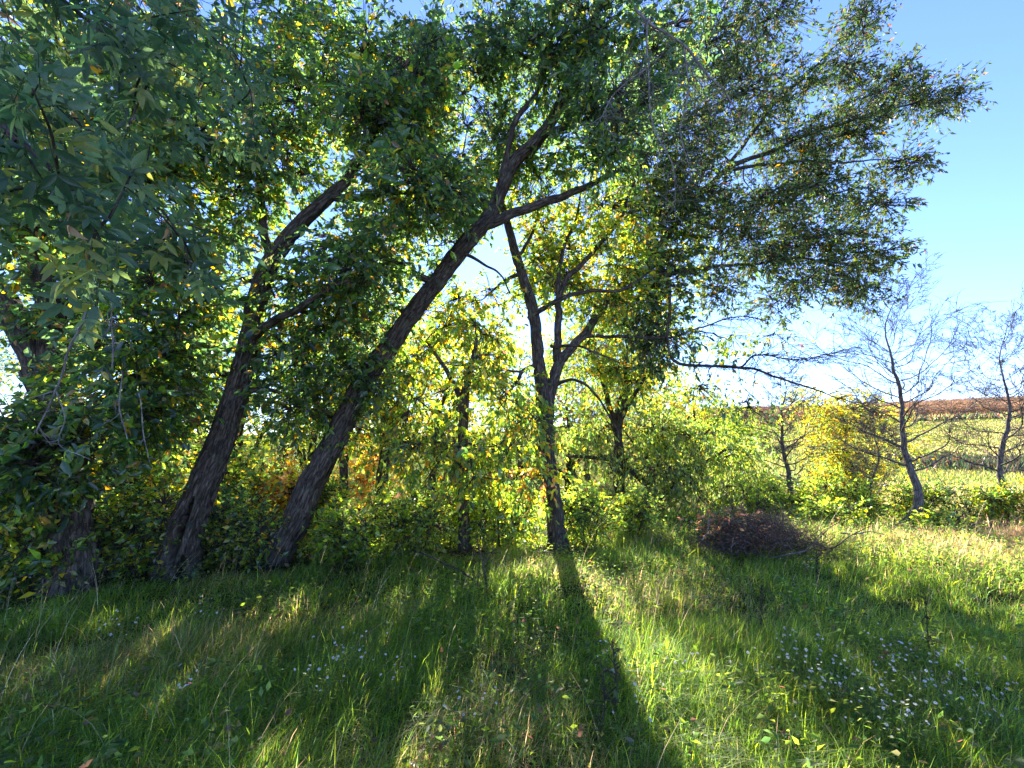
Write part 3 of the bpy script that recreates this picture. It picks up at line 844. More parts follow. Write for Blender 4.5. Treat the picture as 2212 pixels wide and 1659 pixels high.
clumps(fol, [
    (1300, 930, Y - .3, 90, 40, .8, 230), (1400, 925, Y, 90, 50, .9, 260), (1490, 945, Y, 90, 55, .9, 270), (1570, 985, Y - .3, 80, 55, .8, 250), (1600, 1060, Y - .5, 70, 55, .8, 230),
    (1500, 1050, Y - .5, 80, 60, .8, 240), (1420, 1010, Y - .6, 90, 50, .7, 220), (1640, 1070, Y - .5, 45, 40, .5, 80), (1330, 985, Y - .6, 60, 35, .5, 60),
], {'olive': 3, 'green': 2, 'pale': 3, 'lime': 3, 'glow': 2, 'yellow': 0.5}, 0.66, size=0.105, aspect=0.36, droop=0.75, hole=0.33, tl=.45)
finish(t, fol)

# --- the wood behind: back-lit yellow-green crowns
GW = 'yellow-green woodland trees in the back'
far = [
    ('tall pale yellow-green tree rising behind the slim trunk', 985, 24, 690, 3.4, 620, MIX_Y),
    ('yellow-green tree standing behind the fork of the centre trunk', 1120, 26, 730, 3.2, 600, MIX_G),
    ('broad lime tree behind the right stem of the centre tree', 1265, 25, 735, 3.4, 620, MIX_G),
    ('rounded yellow-green tree behind the forked back tree', 1390, 24, 770, 3.0, 560, MIX_Y),
    ('olive tree behind the drooping tree, tapering toward the hill', 1500, 27, 820, 3.0, 520, MIX_G),
    ('small green tree where the wood ends at the pasture', 1590, 28, 885, 2.2, 420, MIX_G),
]
for (lab, u, Y, tv, sp, n, mx) in far:
    round_tree(lab, u, Y, tv, sp, n, mx, 0.16, size=0.17, group=GW, low=0.3, hole=0.3, nclump=10)
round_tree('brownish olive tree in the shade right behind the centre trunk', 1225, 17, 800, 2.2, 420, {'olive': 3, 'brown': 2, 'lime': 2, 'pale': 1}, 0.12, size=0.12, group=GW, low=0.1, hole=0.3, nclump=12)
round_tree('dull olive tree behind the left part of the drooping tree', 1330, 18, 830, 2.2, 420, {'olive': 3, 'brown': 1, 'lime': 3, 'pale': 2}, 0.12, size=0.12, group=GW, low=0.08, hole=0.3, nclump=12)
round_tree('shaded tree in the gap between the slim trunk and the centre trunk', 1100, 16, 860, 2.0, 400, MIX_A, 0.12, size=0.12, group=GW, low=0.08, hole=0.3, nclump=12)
GL = 'trees deep in the wood on the left'
deep = [
    ('thin-leaved tree deep in the wood at the left edge', -40, 13, 520, 2.2, 240, MIX_C),
    ('yellowing tree seen between the two left trunks', 270, 11, 620, 1.9, 420, MIX_U),
    ('lime-leaved tree filling the gap left of the split trunk', 330, 15, 640, 2.2, 400, MIX_C),
    ('bright back-lit tree right behind the split trunk', 520, 10.5, 620, 1.8, 460, MIX_C),
    ('yellow-green tree behind the middle of the long diagonal trunk', 680, 13, 680, 2.2, 440, MIX_C),
    ('pale tree far back under the long diagonal trunk', 830, 20, 640, 2.6, 480, MIX_Y),
    ('dark tree far back at the left', 90, 19, 660, 2.8, 400, MIX_A),
    ('olive tree far back between the left trunks', 430, 21, 690, 3.0, 480, MIX_A),
    ('shaded tree far back behind the diagonal trunk', 620, 22, 710, 3.0, 480, MIX_A),
]
for (lab, u, Y, tv, sp, n, mx) in deep:
    round_tree(lab, u, Y, tv, sp, n, mx, 0.14, size=0.10 if Y < 14 else 0.15, group=GL, low=0.22, hole=0.32, nclump=11)

# --- understorey shrubs
GS = 'leafy shrubs under the trees'
sh = [
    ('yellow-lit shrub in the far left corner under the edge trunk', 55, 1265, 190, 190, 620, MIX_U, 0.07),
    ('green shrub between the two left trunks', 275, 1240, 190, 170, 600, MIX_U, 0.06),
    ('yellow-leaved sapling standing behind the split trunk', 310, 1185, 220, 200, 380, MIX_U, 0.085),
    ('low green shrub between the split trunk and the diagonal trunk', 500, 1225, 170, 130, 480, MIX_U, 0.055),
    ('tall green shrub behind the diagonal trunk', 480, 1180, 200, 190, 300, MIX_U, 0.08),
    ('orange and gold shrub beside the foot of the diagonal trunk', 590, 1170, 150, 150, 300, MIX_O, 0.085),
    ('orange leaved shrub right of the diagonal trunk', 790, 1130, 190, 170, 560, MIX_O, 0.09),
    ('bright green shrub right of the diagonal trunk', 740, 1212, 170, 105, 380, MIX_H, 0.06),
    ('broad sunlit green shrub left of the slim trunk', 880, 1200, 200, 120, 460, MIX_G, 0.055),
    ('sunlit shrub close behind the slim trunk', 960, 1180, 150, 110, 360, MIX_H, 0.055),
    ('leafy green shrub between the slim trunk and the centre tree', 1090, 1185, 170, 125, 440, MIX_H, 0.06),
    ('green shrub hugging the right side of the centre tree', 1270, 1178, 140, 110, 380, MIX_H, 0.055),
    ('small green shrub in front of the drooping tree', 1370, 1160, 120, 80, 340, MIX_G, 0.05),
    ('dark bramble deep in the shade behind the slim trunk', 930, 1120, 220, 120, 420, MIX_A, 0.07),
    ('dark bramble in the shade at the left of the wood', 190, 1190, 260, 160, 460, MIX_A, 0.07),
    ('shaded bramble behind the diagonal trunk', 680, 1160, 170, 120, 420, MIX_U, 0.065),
]
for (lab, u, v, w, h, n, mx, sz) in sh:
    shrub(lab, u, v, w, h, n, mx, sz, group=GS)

# ================================================================== RIGHT SIDE
def bare_tree(label, u, Y, top_v, trunk_r, spread, lean=0.0, seed=0, fol_mix=None, group=None, forks=()):
    r = np.random.default_rng(seed)
    x = at(u, 1120, Y)[0]; z = gz(x, Y); b = np.array([x, Y, z])
    Ht = at(u, top_v, Y)[2] - z
    t = thing('bare_tree', label, 'tree', b, group)
    mb = MB()
    ctrl = [(b - [0, 0, .1], trunk_r * 1.2)]
    for f, q in ((0.1, 0.95), (0.3, 0.66), (0.5, 0.45), (0.65, 0.30), (0.82, 0.15), (1.0, 0.04)):
        ctrl.append((b + np.array([lean * f * Ht + r.normal() * 0.02 * Ht, r.normal() * 0.02 * Ht, f * Ht]), trunk_r * q))
    sk = stem(mb, ctrl, 14, 60, furrow=0.12, flare=0.3, seed=seed, jit=0.08)
    mb.build('trunk', M_pale, t)
    tw = MB()
    A2, B2, R2, A3, B3 = [], [], [], [], []
    nl = 40
    for k in range(nl):
        f = 0.27 + 0.70 * (k + r.uniform(0, .6)) / nl
        j = int(f * (len(sk[0]) - 1))
        s, rr = sk[0][j], sk[1][j]
        a = k * 2.4 + r.uniform(-.5, .5)
        ln = spread * (1.0 - 0.7 * f ** 1.5) * (0.55 + 0.45 * float(smooth(0.22, 0.45, f))) * r.uniform(0.65, 1.15)
        up = 0.12 + 1.0 * f
        d = np.array([math.cos(a), math.sin(a), up]); d /= np.linalg.norm(d)
        e = s + d * ln + [0, 0, 0.10 * ln]
        m1 = s + d * ln * 0.4 + r.normal(size=3) * 0.06 * ln + [0, 0, -0.05 * ln]
        m2 = s + d * ln * 0.75 + r.normal(size=3) * 0.06 * ln
        r0 = max(min(rr * 0.38, 0.022), 0.006)
        lm = MB()
        lp, lr = stem(lm, [(s, r0), (m1, r0 * 0.7), (m2, r0 * 0.42), (e, 0.004)], 7, 18, jit=0.10, seed=k)
        lm.build('limb', M_pale, t)
        for q in range(int(9 + 12 * ln / spread)):
            jj = r.integers(4, 18)
            p = lp[jj]
            dd = d * 0.7 + np.array([0, 0, 0.12]) + r.normal(size=3) * [0.6, 0.6, 0.33]
            dd /= np.linalg.norm(dd)
            L2 = ln * r.uniform(0.2, 0.48)
            A2.append(p); B2.append(p + dd * L2); R2.append(max(min(lr[jj] * 0.5, .008), 0.004))
            for w in range(4):
                g = r.uniform(0.3, 1)
                p3 = p + dd * L2 * g
                d3 = dd + r.normal(size=3) * [0.6, 0.6, 0.4]; d3 /= np.linalg.norm(d3)
                A3.append(p3); B3.append(p3 + d3 * L2 * r.uniform(0.25, 0.6))
    A2, B2, A3, B3 = map(np.array, (A2, B2, A3, B3))
    twigs(tw, A2, B2, r.normal(size=A2.shape) * 0.06, np.array(R2), 0.0035)
    twigs(tw, A3, B3, r.normal(size=A3.shape) * 0.04, 0.0038, 0.0022)
    fol = Foliage(); fol.tw = tw
    if fol_mix:
        for k in range(6):
            fol.clump(B2[r.integers(0, len(B2))], (spread * .3,) * 3, 12, fol_mix, size=0.06, hub=False, hole=0.1)
    finish(t, fol, 'foliage', None, M_pale)
    return t

GBT = 'leafless trees at the pasture edge'
bare_tree('tall leafless tree with a wide fan of twigs beside the yellow bush', 1938, 9.2, 605, 0.085, 2.2, 0.135, 3, group=GBT)
bare_tree('leafless tree at the right edge of the picture', 2165, 9.6, 690, 0.075, 1.9, 0.15, 5, group=GBT)
bare_tree('short leaning half-bare tree left of the yellow bush', 1716, 13.0, 800, 0.10, 1.4, 0.0, 8, fol_mix=MIX_D, group=GBT)
bare_tree('slim bare sapling close beside the tall leafless tree', 1895, 11.0, 860, 0.04, 0.9, 0.06, 9, group=GBT)

GY = 'bushes along the pasture edge'
round_tree('rounded golden yellow bush in front of the pasture', 1828, 15, 842, 1.75, 1500, {'yellow': 3.5, 'gold': 0.7, 'glow': 4.5, 'pale': 2.5}, 0.06, size=0.085, low=0.10, group=GY, name='yellow_bush', hole=0.22, nclump=10)
rs = [
    ('sunlit lime shrub right of the drooping tree', 1695, 1130, 150, 105, 330, 11.0, MIX_H),
    ('lime shrub in front of the golden yellow bush', 1775, 1140, 180, 120, 440, 10.5, MIX_H),
    ('tallest lime shrub at the foot of the tall leafless tree', 1850, 1140, 150, 150, 440, 10.2, MIX_H),
    ('lime shrub just right of the tall leafless tree', 1990, 1150, 150, 125, 380, 10.0, MIX_H),
    ('sparse brown shrub between the two leafless trees', 2075, 1150, 140, 130, 190, 9.9, MIX_R),
    ('olive shrub at the foot of the right-hand leafless tree', 2170, 1160, 140, 130, 340, 9.2, MIX_C),
    ('olive shrub cut by the right edge of the picture', 2290, 1160, 150, 150, 300, 8.8, MIX_C),
    ('low lime shrub behind the brush pile', 1640, 1140, 110, 80, 240, 10.5, MIX_H),
    ('low yellowing shrub in front of the sparse brown shrub', 2050, 1165, 140, 65, 220, 8.6, MIX_H),
    ('low lime shrub in front of the tallest lime shrub', 1790, 1165, 160, 70, 260, 8.8, MIX_H),
]
for (lab, u, v, w, h, n, Y, mx) in rs:
    shrub(lab, u, v, w * 0.85, h * (0.66 if u < 1950 else 0.52), int(n * 0.72), mx, 0.062, Y=Y, group=GY, hole=0.33, wild=1.6)

# --- brush pile of cut dead branches
b = on_ground(1635, 1190)
t = thing('brush_pile', 'pile of dead brown branches in the sunlit grass', 'brush pile', b)
for k in range(46):
    lm = MB()
    p0 = b + np.array([rng.normal() * 0.38, rng.normal() * 0.28, rng.uniform(0.0, 0.25)])
    d = np.array([rng.normal() * 0.9, rng.normal() * 0.6, rng.uniform(-0.1, 0.6)]); d /= np.linalg.norm(d)
    L_ = rng.uniform(0.4, 0.9)
    r0 = rng.uniform(0.006, 0.016)
    q = [p0 + d * L_ * f + rng.normal(size=3) * 0.05 * f for f in (0.33, 0.66, 1.0)]
    for w in q: w[2] = max(w[2], b[2] + 0.05)
    stem(lm, [(p0, r0), (q[0], r0 * .8), (q[1], r0 * .6), (q[2], r0 * .3)], 6, 10)
    lm.build('branch', M_brush if k % 3 else M_dead, t)
tw = MB()
A = b + rng.normal(size=(1700, 3)) * [0.55, 0.36, 0.0] + np.column_stack([np.zeros((1700, 2)), rng.uniform(0.0, 0.5, 1700)])
A[:, 2] = b[2] + (A[:, 2] - b[2]) * np.exp(-((A[:, 0] - b[0]) / 0.75) ** 2)
twigs(tw, A, A + nrm(rng.normal(size=(1700, 3)) * [1, .8, .6] + [0, 0, .15]) * rng.uniform(.15, .5, (1700, 1)), rng.normal(size=(1700, 3)) * .05, .005, .002)
tw.build('twigs', M_brush, t)['kind'] = 'stuff'
fl = Foliage()
fl.clump(b + [-.35, -.05, .33], (.45, .32, .26), 95, {'brown': 4, 'dusk': 2, 'peach': .6, 'orange': .5}, size=.055, hub=False)
fl.lf.build('dead_leaves', M_leaf, t)['kind'] = 'stuff'

# --- corn on the hill
def build_corn():
    n = 17000
    r = rng.uniform(0.40, 1.5, n)
    y = 92 + 74 * rng.uniform(0, 1, n) ** 1.3
    y = np.round(y / 0.76) * 0.76 + rng.normal(0, 0.1, n)
    x = r * y
    z = ground_h(x, y)
    P = np.column_stack([x, y, z])
    mb = MB()
    hgt = rng.uniform(1.9, 2.6, n)
    c = np.array([(0.37, 0.22, 0.115)]) * rng.lognormal(0, 0.25, (n, 1)) * (1 + rng.normal(0, 0.08, (n, 3)))
    twigs(mb, P, P + np.column_stack([rng.normal(0, .1, (n, 2)), hgt]), 0, 0.03, 0.012, 1, 3)
    mb.C[-1] = np.repeat(c, 6, axis=0).astype(np.float32)
    for k in range(5):
        q = P + np.column_stack([np.zeros((n, 2)), hgt * rng.uniform(0.25, 1.0, n)])
        a = rng.uniform(0, 2 * np.pi, n)
        D = np.column_stack([np.cos(a), np.sin(a), rng.uniform(-0.9, 0.5, n)])
        leaves(mb, q, D, np.tile([0, 0, 1.0], (n, 1)), rng.uniform(.5, .95, n), rng.uniform(.10, .18, n), c * rng.uniform(.7, 1.3, (n, 1)))
    o = mb.build('corn_field', M_corn)
    tag(o, 'ripe brown corn standing along the crest of the hill', 'corn field', kind='stuff')
    # a dark band and a clump of rough weeds on the pasture
    n = 7000
    r = np.concatenate([rng.uniform(0.84, 1.5, 6000), rng.normal(.555, .03, 1000)]); y = np.where(np.arange(n) < 6000, 33 - 5.5 * (r - .84) / .6 + rng.normal(0, 1.5, n), 42 + rng.normal(0, 1.6, n)); x = r * y
    P = np.column_stack([x, y, ground_h(x, y)])
    mb = MB()
    D = np.column_stack([rng.normal(0, .5, (n, 2)), np.ones(n)])
    leaves(mb, P, D, rng.normal(size=(n, 3)), rng.uniform(.25, .7, n), rng.uniform(.05, .13, n), palette(n, {'dark': 3, 'dusk': 4, 'olive': 1, 'brown': 1}))
    tag(mb.build('rough_weeds', M_leafd), 'dark drift of rough weeds on the pasture', 'weeds', kind='stuff')
    # rough weeds along the foot of the corn
    n = 5200
    r = rng.uniform(0.40, 1.5, n); y = rng.normal(89, 1.6, n); x = r * y
    P = np.column_stack([x, y, ground_h(x, y)])
    mb = MB()
    D = np.column_stack([rng.normal(0, .5, (n, 2)), np.ones(n)])
    leaves(mb, P, D, rng.normal(size=(n, 3)), rng.uniform(.6, 1.5, n), rng.uniform(.15, .4, n), palette(n, {'dark': 2, 'brown': 3, 'olive': 3}))
    tag(mb.build('rough_weeds', M_leaf), 'dark strip of rough weeds along the foot of the corn', 'weeds', kind='stuff')
build_corn()

# ================================================================== GRASS
def blades(mb, x, y, h, w, C, lean=0.5, bias=(0.15, -0.1), seg=3):
    n = len(x)
    z = ground_h(x, y)
    P = np.column_stack([x, y, z - 0.02])
    a = rng.uniform(0, 2 * np.pi, n)
    ln = np.abs(rng.normal(0, lean, n)) + 0.08
    dx = np.cos(a) * ln + bias[0]; dy = np.sin(a) * ln + bias[1]
    face = a + np.pi / 2 + rng.normal(0, 0.5, n)
    S = np.column_stack([np.cos(face), np.sin(face), np.zeros(n)])
    ts = np.linspace(0, 1, seg + 1)
    rows = []
    for t in ts[:-1]:
        c = P + np.column_stack([dx * h * t ** 1.8, dy * h * t ** 1.8, h * (t - 0.28 * np.minimum(ln, 1.4) * t ** 2.2)])
        wd = (w * (1 - 0.75 * t ** 1.5))[:, None] * S * 0.5
        rows += [c - wd, c + wd]
    t = 1.0
    rows.append(P + np.column_stack([dx * h, dy * h, h * (1 - 0.28 * np.minimum(ln, 1.4))]))
    m = len(rows)
    V = np.stack(rows, 1)
    base = (np.arange(n) * m)[:, None]
    quads = []
    for k in range(seg - 1):
        quads.append(base + np.array([[2 * k, 2 * k + 1, 2 * k + 3, 2 * k + 2]]))
    k = seg - 1
    tris = base + np.array([[2 * k, 2 * k + 1, 2 * k + 2]])
    mb.add(V.reshape(-1, 3), ([np.concatenate(quads)] if quads else []) + [tris], np.repeat(C, m, axis=0))

def grass_cols(x, y, n):
    P = np.column_stack([x, y])
    dry = smooth(0.62, 0.85, vnoise(P, 0.9, 41)) * 0.25 + smooth(3.5, 7.0, x) * smooth(4.0, 7.5, y) * 0.6 + 0.05
    dry = np.clip(dry, 0, 0.9)
    isdry = rng.uniform(size=n) < dry
    g = palette(n, {'dark': 0.8, 'green': 3, 'grass': 6, 'lime': 3.5, 'glow': 1.8}) * 1.2
    d = np.array([(0.30, 0.235, 0.12)]) * rng.lognormal(0, .3, (n, 1)) * (1 + rng.normal(0, .06, (n, 3)))
    return np.where(isdry[:, None], d, g)

def wedge(n, y0, y1, pad=1.6, k=1.28):
    ys, xs = [], []
    yy = rng.uniform(y0, y1, n * 2)
    ac = rng.uniform(0, 1, n * 2) < (k * yy + pad) / (k * y1 + pad)
    yy = yy[ac][:n]
    xx = rng.uniform(-1, 1, len(yy)) * (k * yy + pad)
    return xx, yy

TRUNKS = [tuple(o.location[:2]) for o in bpy.data.objects if o.get('category') == 'tree' and o.location.y < 9]
def build_grass():
    mb = MB()
    for (n, y0, y1, hm, wd, seg) in ((215000, 1.3, 4.2, 0.145, 0.0044, 3), (210000, 4.2, 8.2, 0.14, 0.0072, 2), (60000, 8.2, 15, 0.17, 0.012, 2)):
        x, y = wedge(n, y0, y1)
        P = np.column_stack([x, y])
        tuft = vnoise(P, 1.9, 51) * 0.5 + vnoise(P, 5.5, 52) * 0.5
        keep = rng.uniform(size=len(x)) < np.clip(-0.12 + 1.9 * tuft, 0.06, 1)
        keep &= ~((x < -0.9) & (y > 7.5) & (rng.uniform(size=len(x)) < 0.8))
        x, y, tuft = x[keep], y[keep], tuft[keep]
        m = len(x)
        dm = np.min([np.hypot(x - tx, y - ty) for (tx, ty) in TRUNKS], axis=0)
        h = hm * (0.2 + 0.8 * smooth(0.22, 0.85, dm)) * (0.45 + 1.0 * tuft) * rng.lognormal(0, 0.3, m)
        blades(mb, x, y, h, wd * rng.uniform(0.6, 1.3, m), grass_cols(x, y, m), 1.3, seg=seg)
    tag(mb.build('meadow_grass', M_grass), 'uneven green meadow grass in sun and shade', 'grass', kind='stuff')
    # long thin stalks arching over, mostly on the left
    mb = MB()
    n = 900
    x, y = wedge(n, 1.6, 7.5)
    keep = rng.uniform(size=len(x)) < np.clip(0.8 - 0.18 * (x + 3), 0.15, 0.95)
    x, y = x[keep], y[keep]; m = len(x)
    c = np.array([(0.24, 0.21, 0.12)]) * rng.lognormal(0, .3, (m, 1))
    blades(mb, x, y, rng.uniform(.45, .85, m), np.full(m, 0.003), c, 0.45, (0.35, -0.15), 5)
    tag(mb.build('tall_grass_stalks', M_grass), 'long pale grass stalks arching over the meadow', 'grass', kind='stuff')
    # leafy low weeds between the grass
    mb = MB()
    n = 4200
    x, y = wedge(n, 1.6, 9)
    keep = vnoise(np.column_stack([x, y]), 1.1, 61) > 0.5
    x, y = x[keep], y[keep]; m = len(x); k = 12
    ox = rng.normal(0, .05, (m, k)); oy = rng.normal(0, .05, (m, k))
    X, Yy = (x[:, None] + ox).ravel(), (y[:, None] + oy).ravel()
    Pz = np.column_stack([X, Yy, ground_h(X, Yy) + rng.uniform(.03, .24, m * k)])
    D = np.column_stack([rng.normal(size=(m * k, 2)), rng.uniform(-.3, .6, m * k)])
    s = rng.uniform(.022, .06, m * k)
    leaves(mb, Pz, D, rng.normal(size=(m * k, 3)) * .5 + [0, 0, 1], s, s * .5, palette(m * k, {'green': 4, 'lime': 3, 'olive': 2, 'brown': .5}))
    tag(mb.build('low_weeds', M_grass), 'small leafy weeds growing through the meadow grass', 'weeds', kind='stuff')
    # leaf litter under the trees
    mb = MB()
    n = 9000
    x = rng.uniform(-12, 3, n); y = 5 + 8 * rng.uniform(0, 1, n) ** 1.3
    keep = y > 5.2 + 0.25 * np.maximum(x + 3, 0) - 0.1 * x
    x, y = x[keep], y[keep]; m = len(x)
    Pz = np.column_stack([x, y, ground_h(x, y) + rng.uniform(.005, .05, m)])
    D = np.column_stack([rng.normal(size=(m, 2)), rng.normal(0, .15, m)])
    sz = rng.uniform(.04, .09, m)
    leaves(mb, Pz, D, rng.normal(size=(m, 3)) * .3 + [0, 0, 1], sz, sz * .55, palette(m, {'brown': 4, 'dusk': 2, 'peach': 1, 'yellow': .6}))
    x, y = wedge(700, 1.6, 8); m = len(x)
    Pz = np.column_stack([x, y, ground_h(x, y) + rng.uniform(.04, .14, m)])
    D = np.column_stack([rng.normal(size=(m, 2)), rng.normal(0, .3, m)])
    sz = rng.uniform(.03, .07, m)
    leaves(mb, Pz, D, rng.normal(size=(m, 3)) * .5 + [0, 0, 1], sz, sz * .55, palette(m, {'brown': 4, 'dusk': 1, 'peach': 1, 'yellow': .5}))
    tag(mb.build('leaf_litter', M_leaf), 'fallen brown leaves lying under the trees and scattered in the grass', 'leaf litter', kind='stuff')
    # pasture on the hill
    mb = MB()
    n = 90000
    r = rng.uniform(0.25, 1.45, n); y = 14 + 88 * rng.uniform(0, 1, n) ** 1.6; x = r * y
    c = palette(n, {'lime': 3, 'pale': 3, 'olive': 1.5, 'yellow': .5}); dry = rng.uniform(size=n) < 0.10 + 0.45 * smooth(.4, .7, vnoise(np.column_stack([x, y]), .12, 71))
    c = np.where(dry[:, None], np.array([(0.33, 0.26, 0.12)]) * rng.lognormal(0, .2, (n, 1)), c)
    blades(mb, x, y, rng.uniform(.10, .26, n), 0.010 + y * 0.0006, c, .8, seg=2)
    tag(mb.build('pasture_grass', M_grass), 'pale sunlit pasture grass on the hillside', 'grass', kind='stuff')
build_grass()

# ================================================================== white asters
def aster(u, v, n, spread, label, group='white asters in the grass', hgt=0.33):
    b = on_ground(u, v)
    t = thing('aster_plant', label, 'wildflower', b, group)
    st, fl, eye = MB(), MB(), MB()
    tips = b + np.column_stack([rng.normal(0, spread, n), rng.normal(0, spread * .7, n), rng.uniform(.55, 1.05, n) * hgt])
    foot = b + np.column_stack([rng.normal(0, spread * .35, (n, 2)), np.zeros(n)])
    twigs(st, foot, tips, rng.normal(size=(n, 3)) * .03, .0016, .0008, C=(.07, .10, .035))
    # narrow leaves up the stems
    nl = n * 7
    q = rng.integers(0, n, nl); f = rng.uniform(.15, .9, (nl, 1))
    Pl = foot[q] + (tips[q] - foot[q]) * f
    Lf = rng.uniform(.015, .04, nl)
    leaves(st, Pl, np.column_stack([rng.normal(size=(nl, 2)), rng.uniform(0, .8, nl)]), rng.normal(size=(nl, 3)) * .4 + [0, 0, 1], Lf, Lf * .2, palette(nl, {'green': 3, 'olive': 2, 'lime': 1}))
    for p in tips:
        k = 11
        a = np.linspace(0, 2 * np.pi, k, endpoint=False) + rng.uniform(0, 1)
        ax = nrm(np.array([[rng.normal() * .35, -0.35 + rng.normal() * .35, 1.0]]))[0]
        e1 = nrm(np.cross(ax, [0.2, 1, 0])[None])[0]; e2 = np.cross(ax, e1)
        D = np.cos(a)[:, None] * e1 + np.sin(a)[:, None] * e2
        r = rng.uniform(.0055, .0115)
        leaves(fl, np.tile(p, (k, 1)), D + ax * .15, np.tile(ax, (k, 1)), np.full(k, r), np.full(k, r * .42), np.tile((.86, .83, .74), (k, 1)))
        leaves(eye, np.tile(p + ax * .001, (5, 1)) , D[::2][:5] + ax * .5, np.tile(ax, (5, 1)), np.full(5, r * .34), np.full(5, r * .4), np.tile((.42, .28, .05), (5, 1)))
    st.build('stems', M_grass, t)['kind'] = 'stuff'
    fl.build('petals', M_petal, t)['kind'] = 'stuff'
    eye.build('flower_centres', M_petal, t)['kind'] = 'stuff'
    return t
for a in [
    (735, 1490, 26, .13, 'white aster clump left of the middle of the shaded foreground'),
    (690, 1560, 12, .07, 'small white aster tuft just below the clump left of the middle'),
    (445, 1380, 12, .07, 'white aster tuft in the left shade below the diagonal trunk'),
    (230, 1425, 16, .10, 'white aster tuft in the deep grass far left'),
    (395, 1570, 9, .03, 'tight white flower head low in the left foreground grass'),
    (840, 1545, 9, .06, 'white aster sprig right of the clump left of the middle'),
    (1310, 1520, 16, .06, 'upright aster with fading flowers at the bottom middle'),
    (1450, 1565, 10, .10, 'faint aster sprig between the bottom middle and the right clumps'),
    (1750, 1260, 14, .05, 'pale flowering stalk in the sunlit grass right of the brush pile'),
    (1380, 1640, 12, .08, 'white asters cut by the bottom edge near the middle'),
    (1000, 1645, 12, .10, 'white asters at the bottom edge in a sunny patch'),
]:
    aster(*a)
for (u, v, n, s) in [(1660, 1535, 10, .09), (1700, 1480, 16, .10), (1745, 1500, 16, .10), (1790, 1545, 14, .10), (1860, 1560, 18, .12), (1900, 1580, 16, .12), (1930, 1480, 20, .13), (1985, 1480, 16, .12), (1960, 1530, 18, .12),
                     (2040, 1560, 12, .12), (2080, 1590, 16, .12), (2130, 1620, 18, .11), (2160, 1640, 18, .11), (1930, 1640, 18, .11), (1980, 1655, 18, .10), (2130, 1500, 10, .12), (2190, 1560, 10, .11), (1760, 1570, 10, .1)]:
    aster(u, v, n, s, 'white aster clump in the broad drift at the lower right', 'drift of white asters at the lower right')

# ================================================================== dead wood
def dead_branch(name, label, paths, mat, cat='branch', group=None, ntw=0, tl=.3, seed=0, down=0.2):
    b = np.array(paths[0][0][0])
    t = thing(name, label, cat, b, group)
    sk = []
    for k, cp in enumerate(paths):
        lm = MB(); sk.append(stem(lm, cp, 7, 7 * len(cp), jit=0.05, seed=k)); lm.build('branch', mat, t)
    if ntw:
        tw = MB(); S = np.concatenate([s[0][2:] for s in sk])
        A = S[rng.integers(0, len(S), ntw)]
        B = A + nrm(rng.normal(size=(ntw, 3)) + [0, 0, -down]) * rng.uniform(.3, 1.2, (ntw, 1)) * tl
        twigs(tw, A, B, rng.normal(size=(ntw, 3)) * .15 * tl, .0045, .0018)
        A2 = A + (B - A) * rng.uniform(.4, 1, (ntw, 1))
        twigs(tw, A2, A2 + nrm(rng.normal(size=(ntw, 3)) + [0, 0, -down]) * tl * .5 * rng.uniform(.4, 1, (ntw, 1)), rng.normal(size=(ntw, 3)) * .06 * tl, .0035, .0016)
        tw.build('twigs', mat, t)['kind'] = 'stuff'
    return t
YT = YD - 1.9
dead_branch('dead_branch', 'grey leafless branch hanging in front of the canopy at the upper right', [
    [px(1370, 20, YT, .016), px(1410, 60, YT, .016), px(1480, 100, YT, .014), px(1530, 160, YT, .011), px(1570, 200, YT, .008), px(1600, 260, YT, .004)],
    [px(1400, 40, YT, .011), px(1400, 150, YT, .009), px(1410, 260, YT, .007), px(1450, 360, YT, .005), px(1460, 480, YT, .003)],
    [px(1480, 100, YT, .010), px(1490, 190, YT, .008), px(1470, 290, YT, .006), px(1490, 400, YT, .004)],
    [px(1400, 150, YT, .008), px(1330, 200, YT, .006), px(1290, 270, YT, .003)]], M_dead, ntw=170, tl=.4, down=.5)
dead_branch('dead_branch', 'pale bare twig hanging across the dark left trunk', [
    [px(200, 600, 2.6, .006), px(185, 690, 2.6, .007), px(150, 760, 2.6, .006), px(120, 840, 2.6, .005), px(80, 930, 2.6, .004)],
    [px(120, 840, 2.6, .004), px(140, 900, 2.6, .003), px(125, 960, 2.6, .0025), px(190, 990, 2.6, .0015)],
    [px(155, 750, 2.6, .004), px(220, 730, 2.6, .003), px(245, 690, 2.6, .002)], [px(120, 840, 2.6, .003), px(60, 860, 2.6, .002)]], M_dead, ntw=14, tl=.12)
dead_branch('dead_branch', 'pale bare twig hanging beside the lime leaves left of the split trunk', [
    [px(240, 650, 2.8, .004), px(245, 740, 2.8, .005), px(240, 800, 2.8, .004)],
    [px(262, 800, 2.8, .004), px(258, 880, 2.8, .004), px(275, 950, 2.8, .003)],
    [px(300, 850, 2.8, .003), px(310, 930, 2.8, .003), px(322, 1000, 2.8, .002)]], M_dead, ntw=8, tl=.12)
g = lambda u, v, dz=0.0: on_ground(u, v) + np.array([0, 0, dz])
dead_branch('fallen_branch', 'small dead forked branch lying in the grass below the slim trunk', [
    [(g(1050, 1290, .05), .014), (g(1000, 1255, .10), .013), (g(940, 1235, .16), .011), (g(890, 1222, .22), .007)],
    [(g(1050, 1290, .05), .012), (g(1046, 1290, .25), .010), (g(1040, 1290, .42), .007), (g(1030, 1290, .62), .003)],
    [(g(1046, 1290, .3), .006), (g(1070, 1290, .45), .003)]], M_barkb, ntw=18, tl=.2)

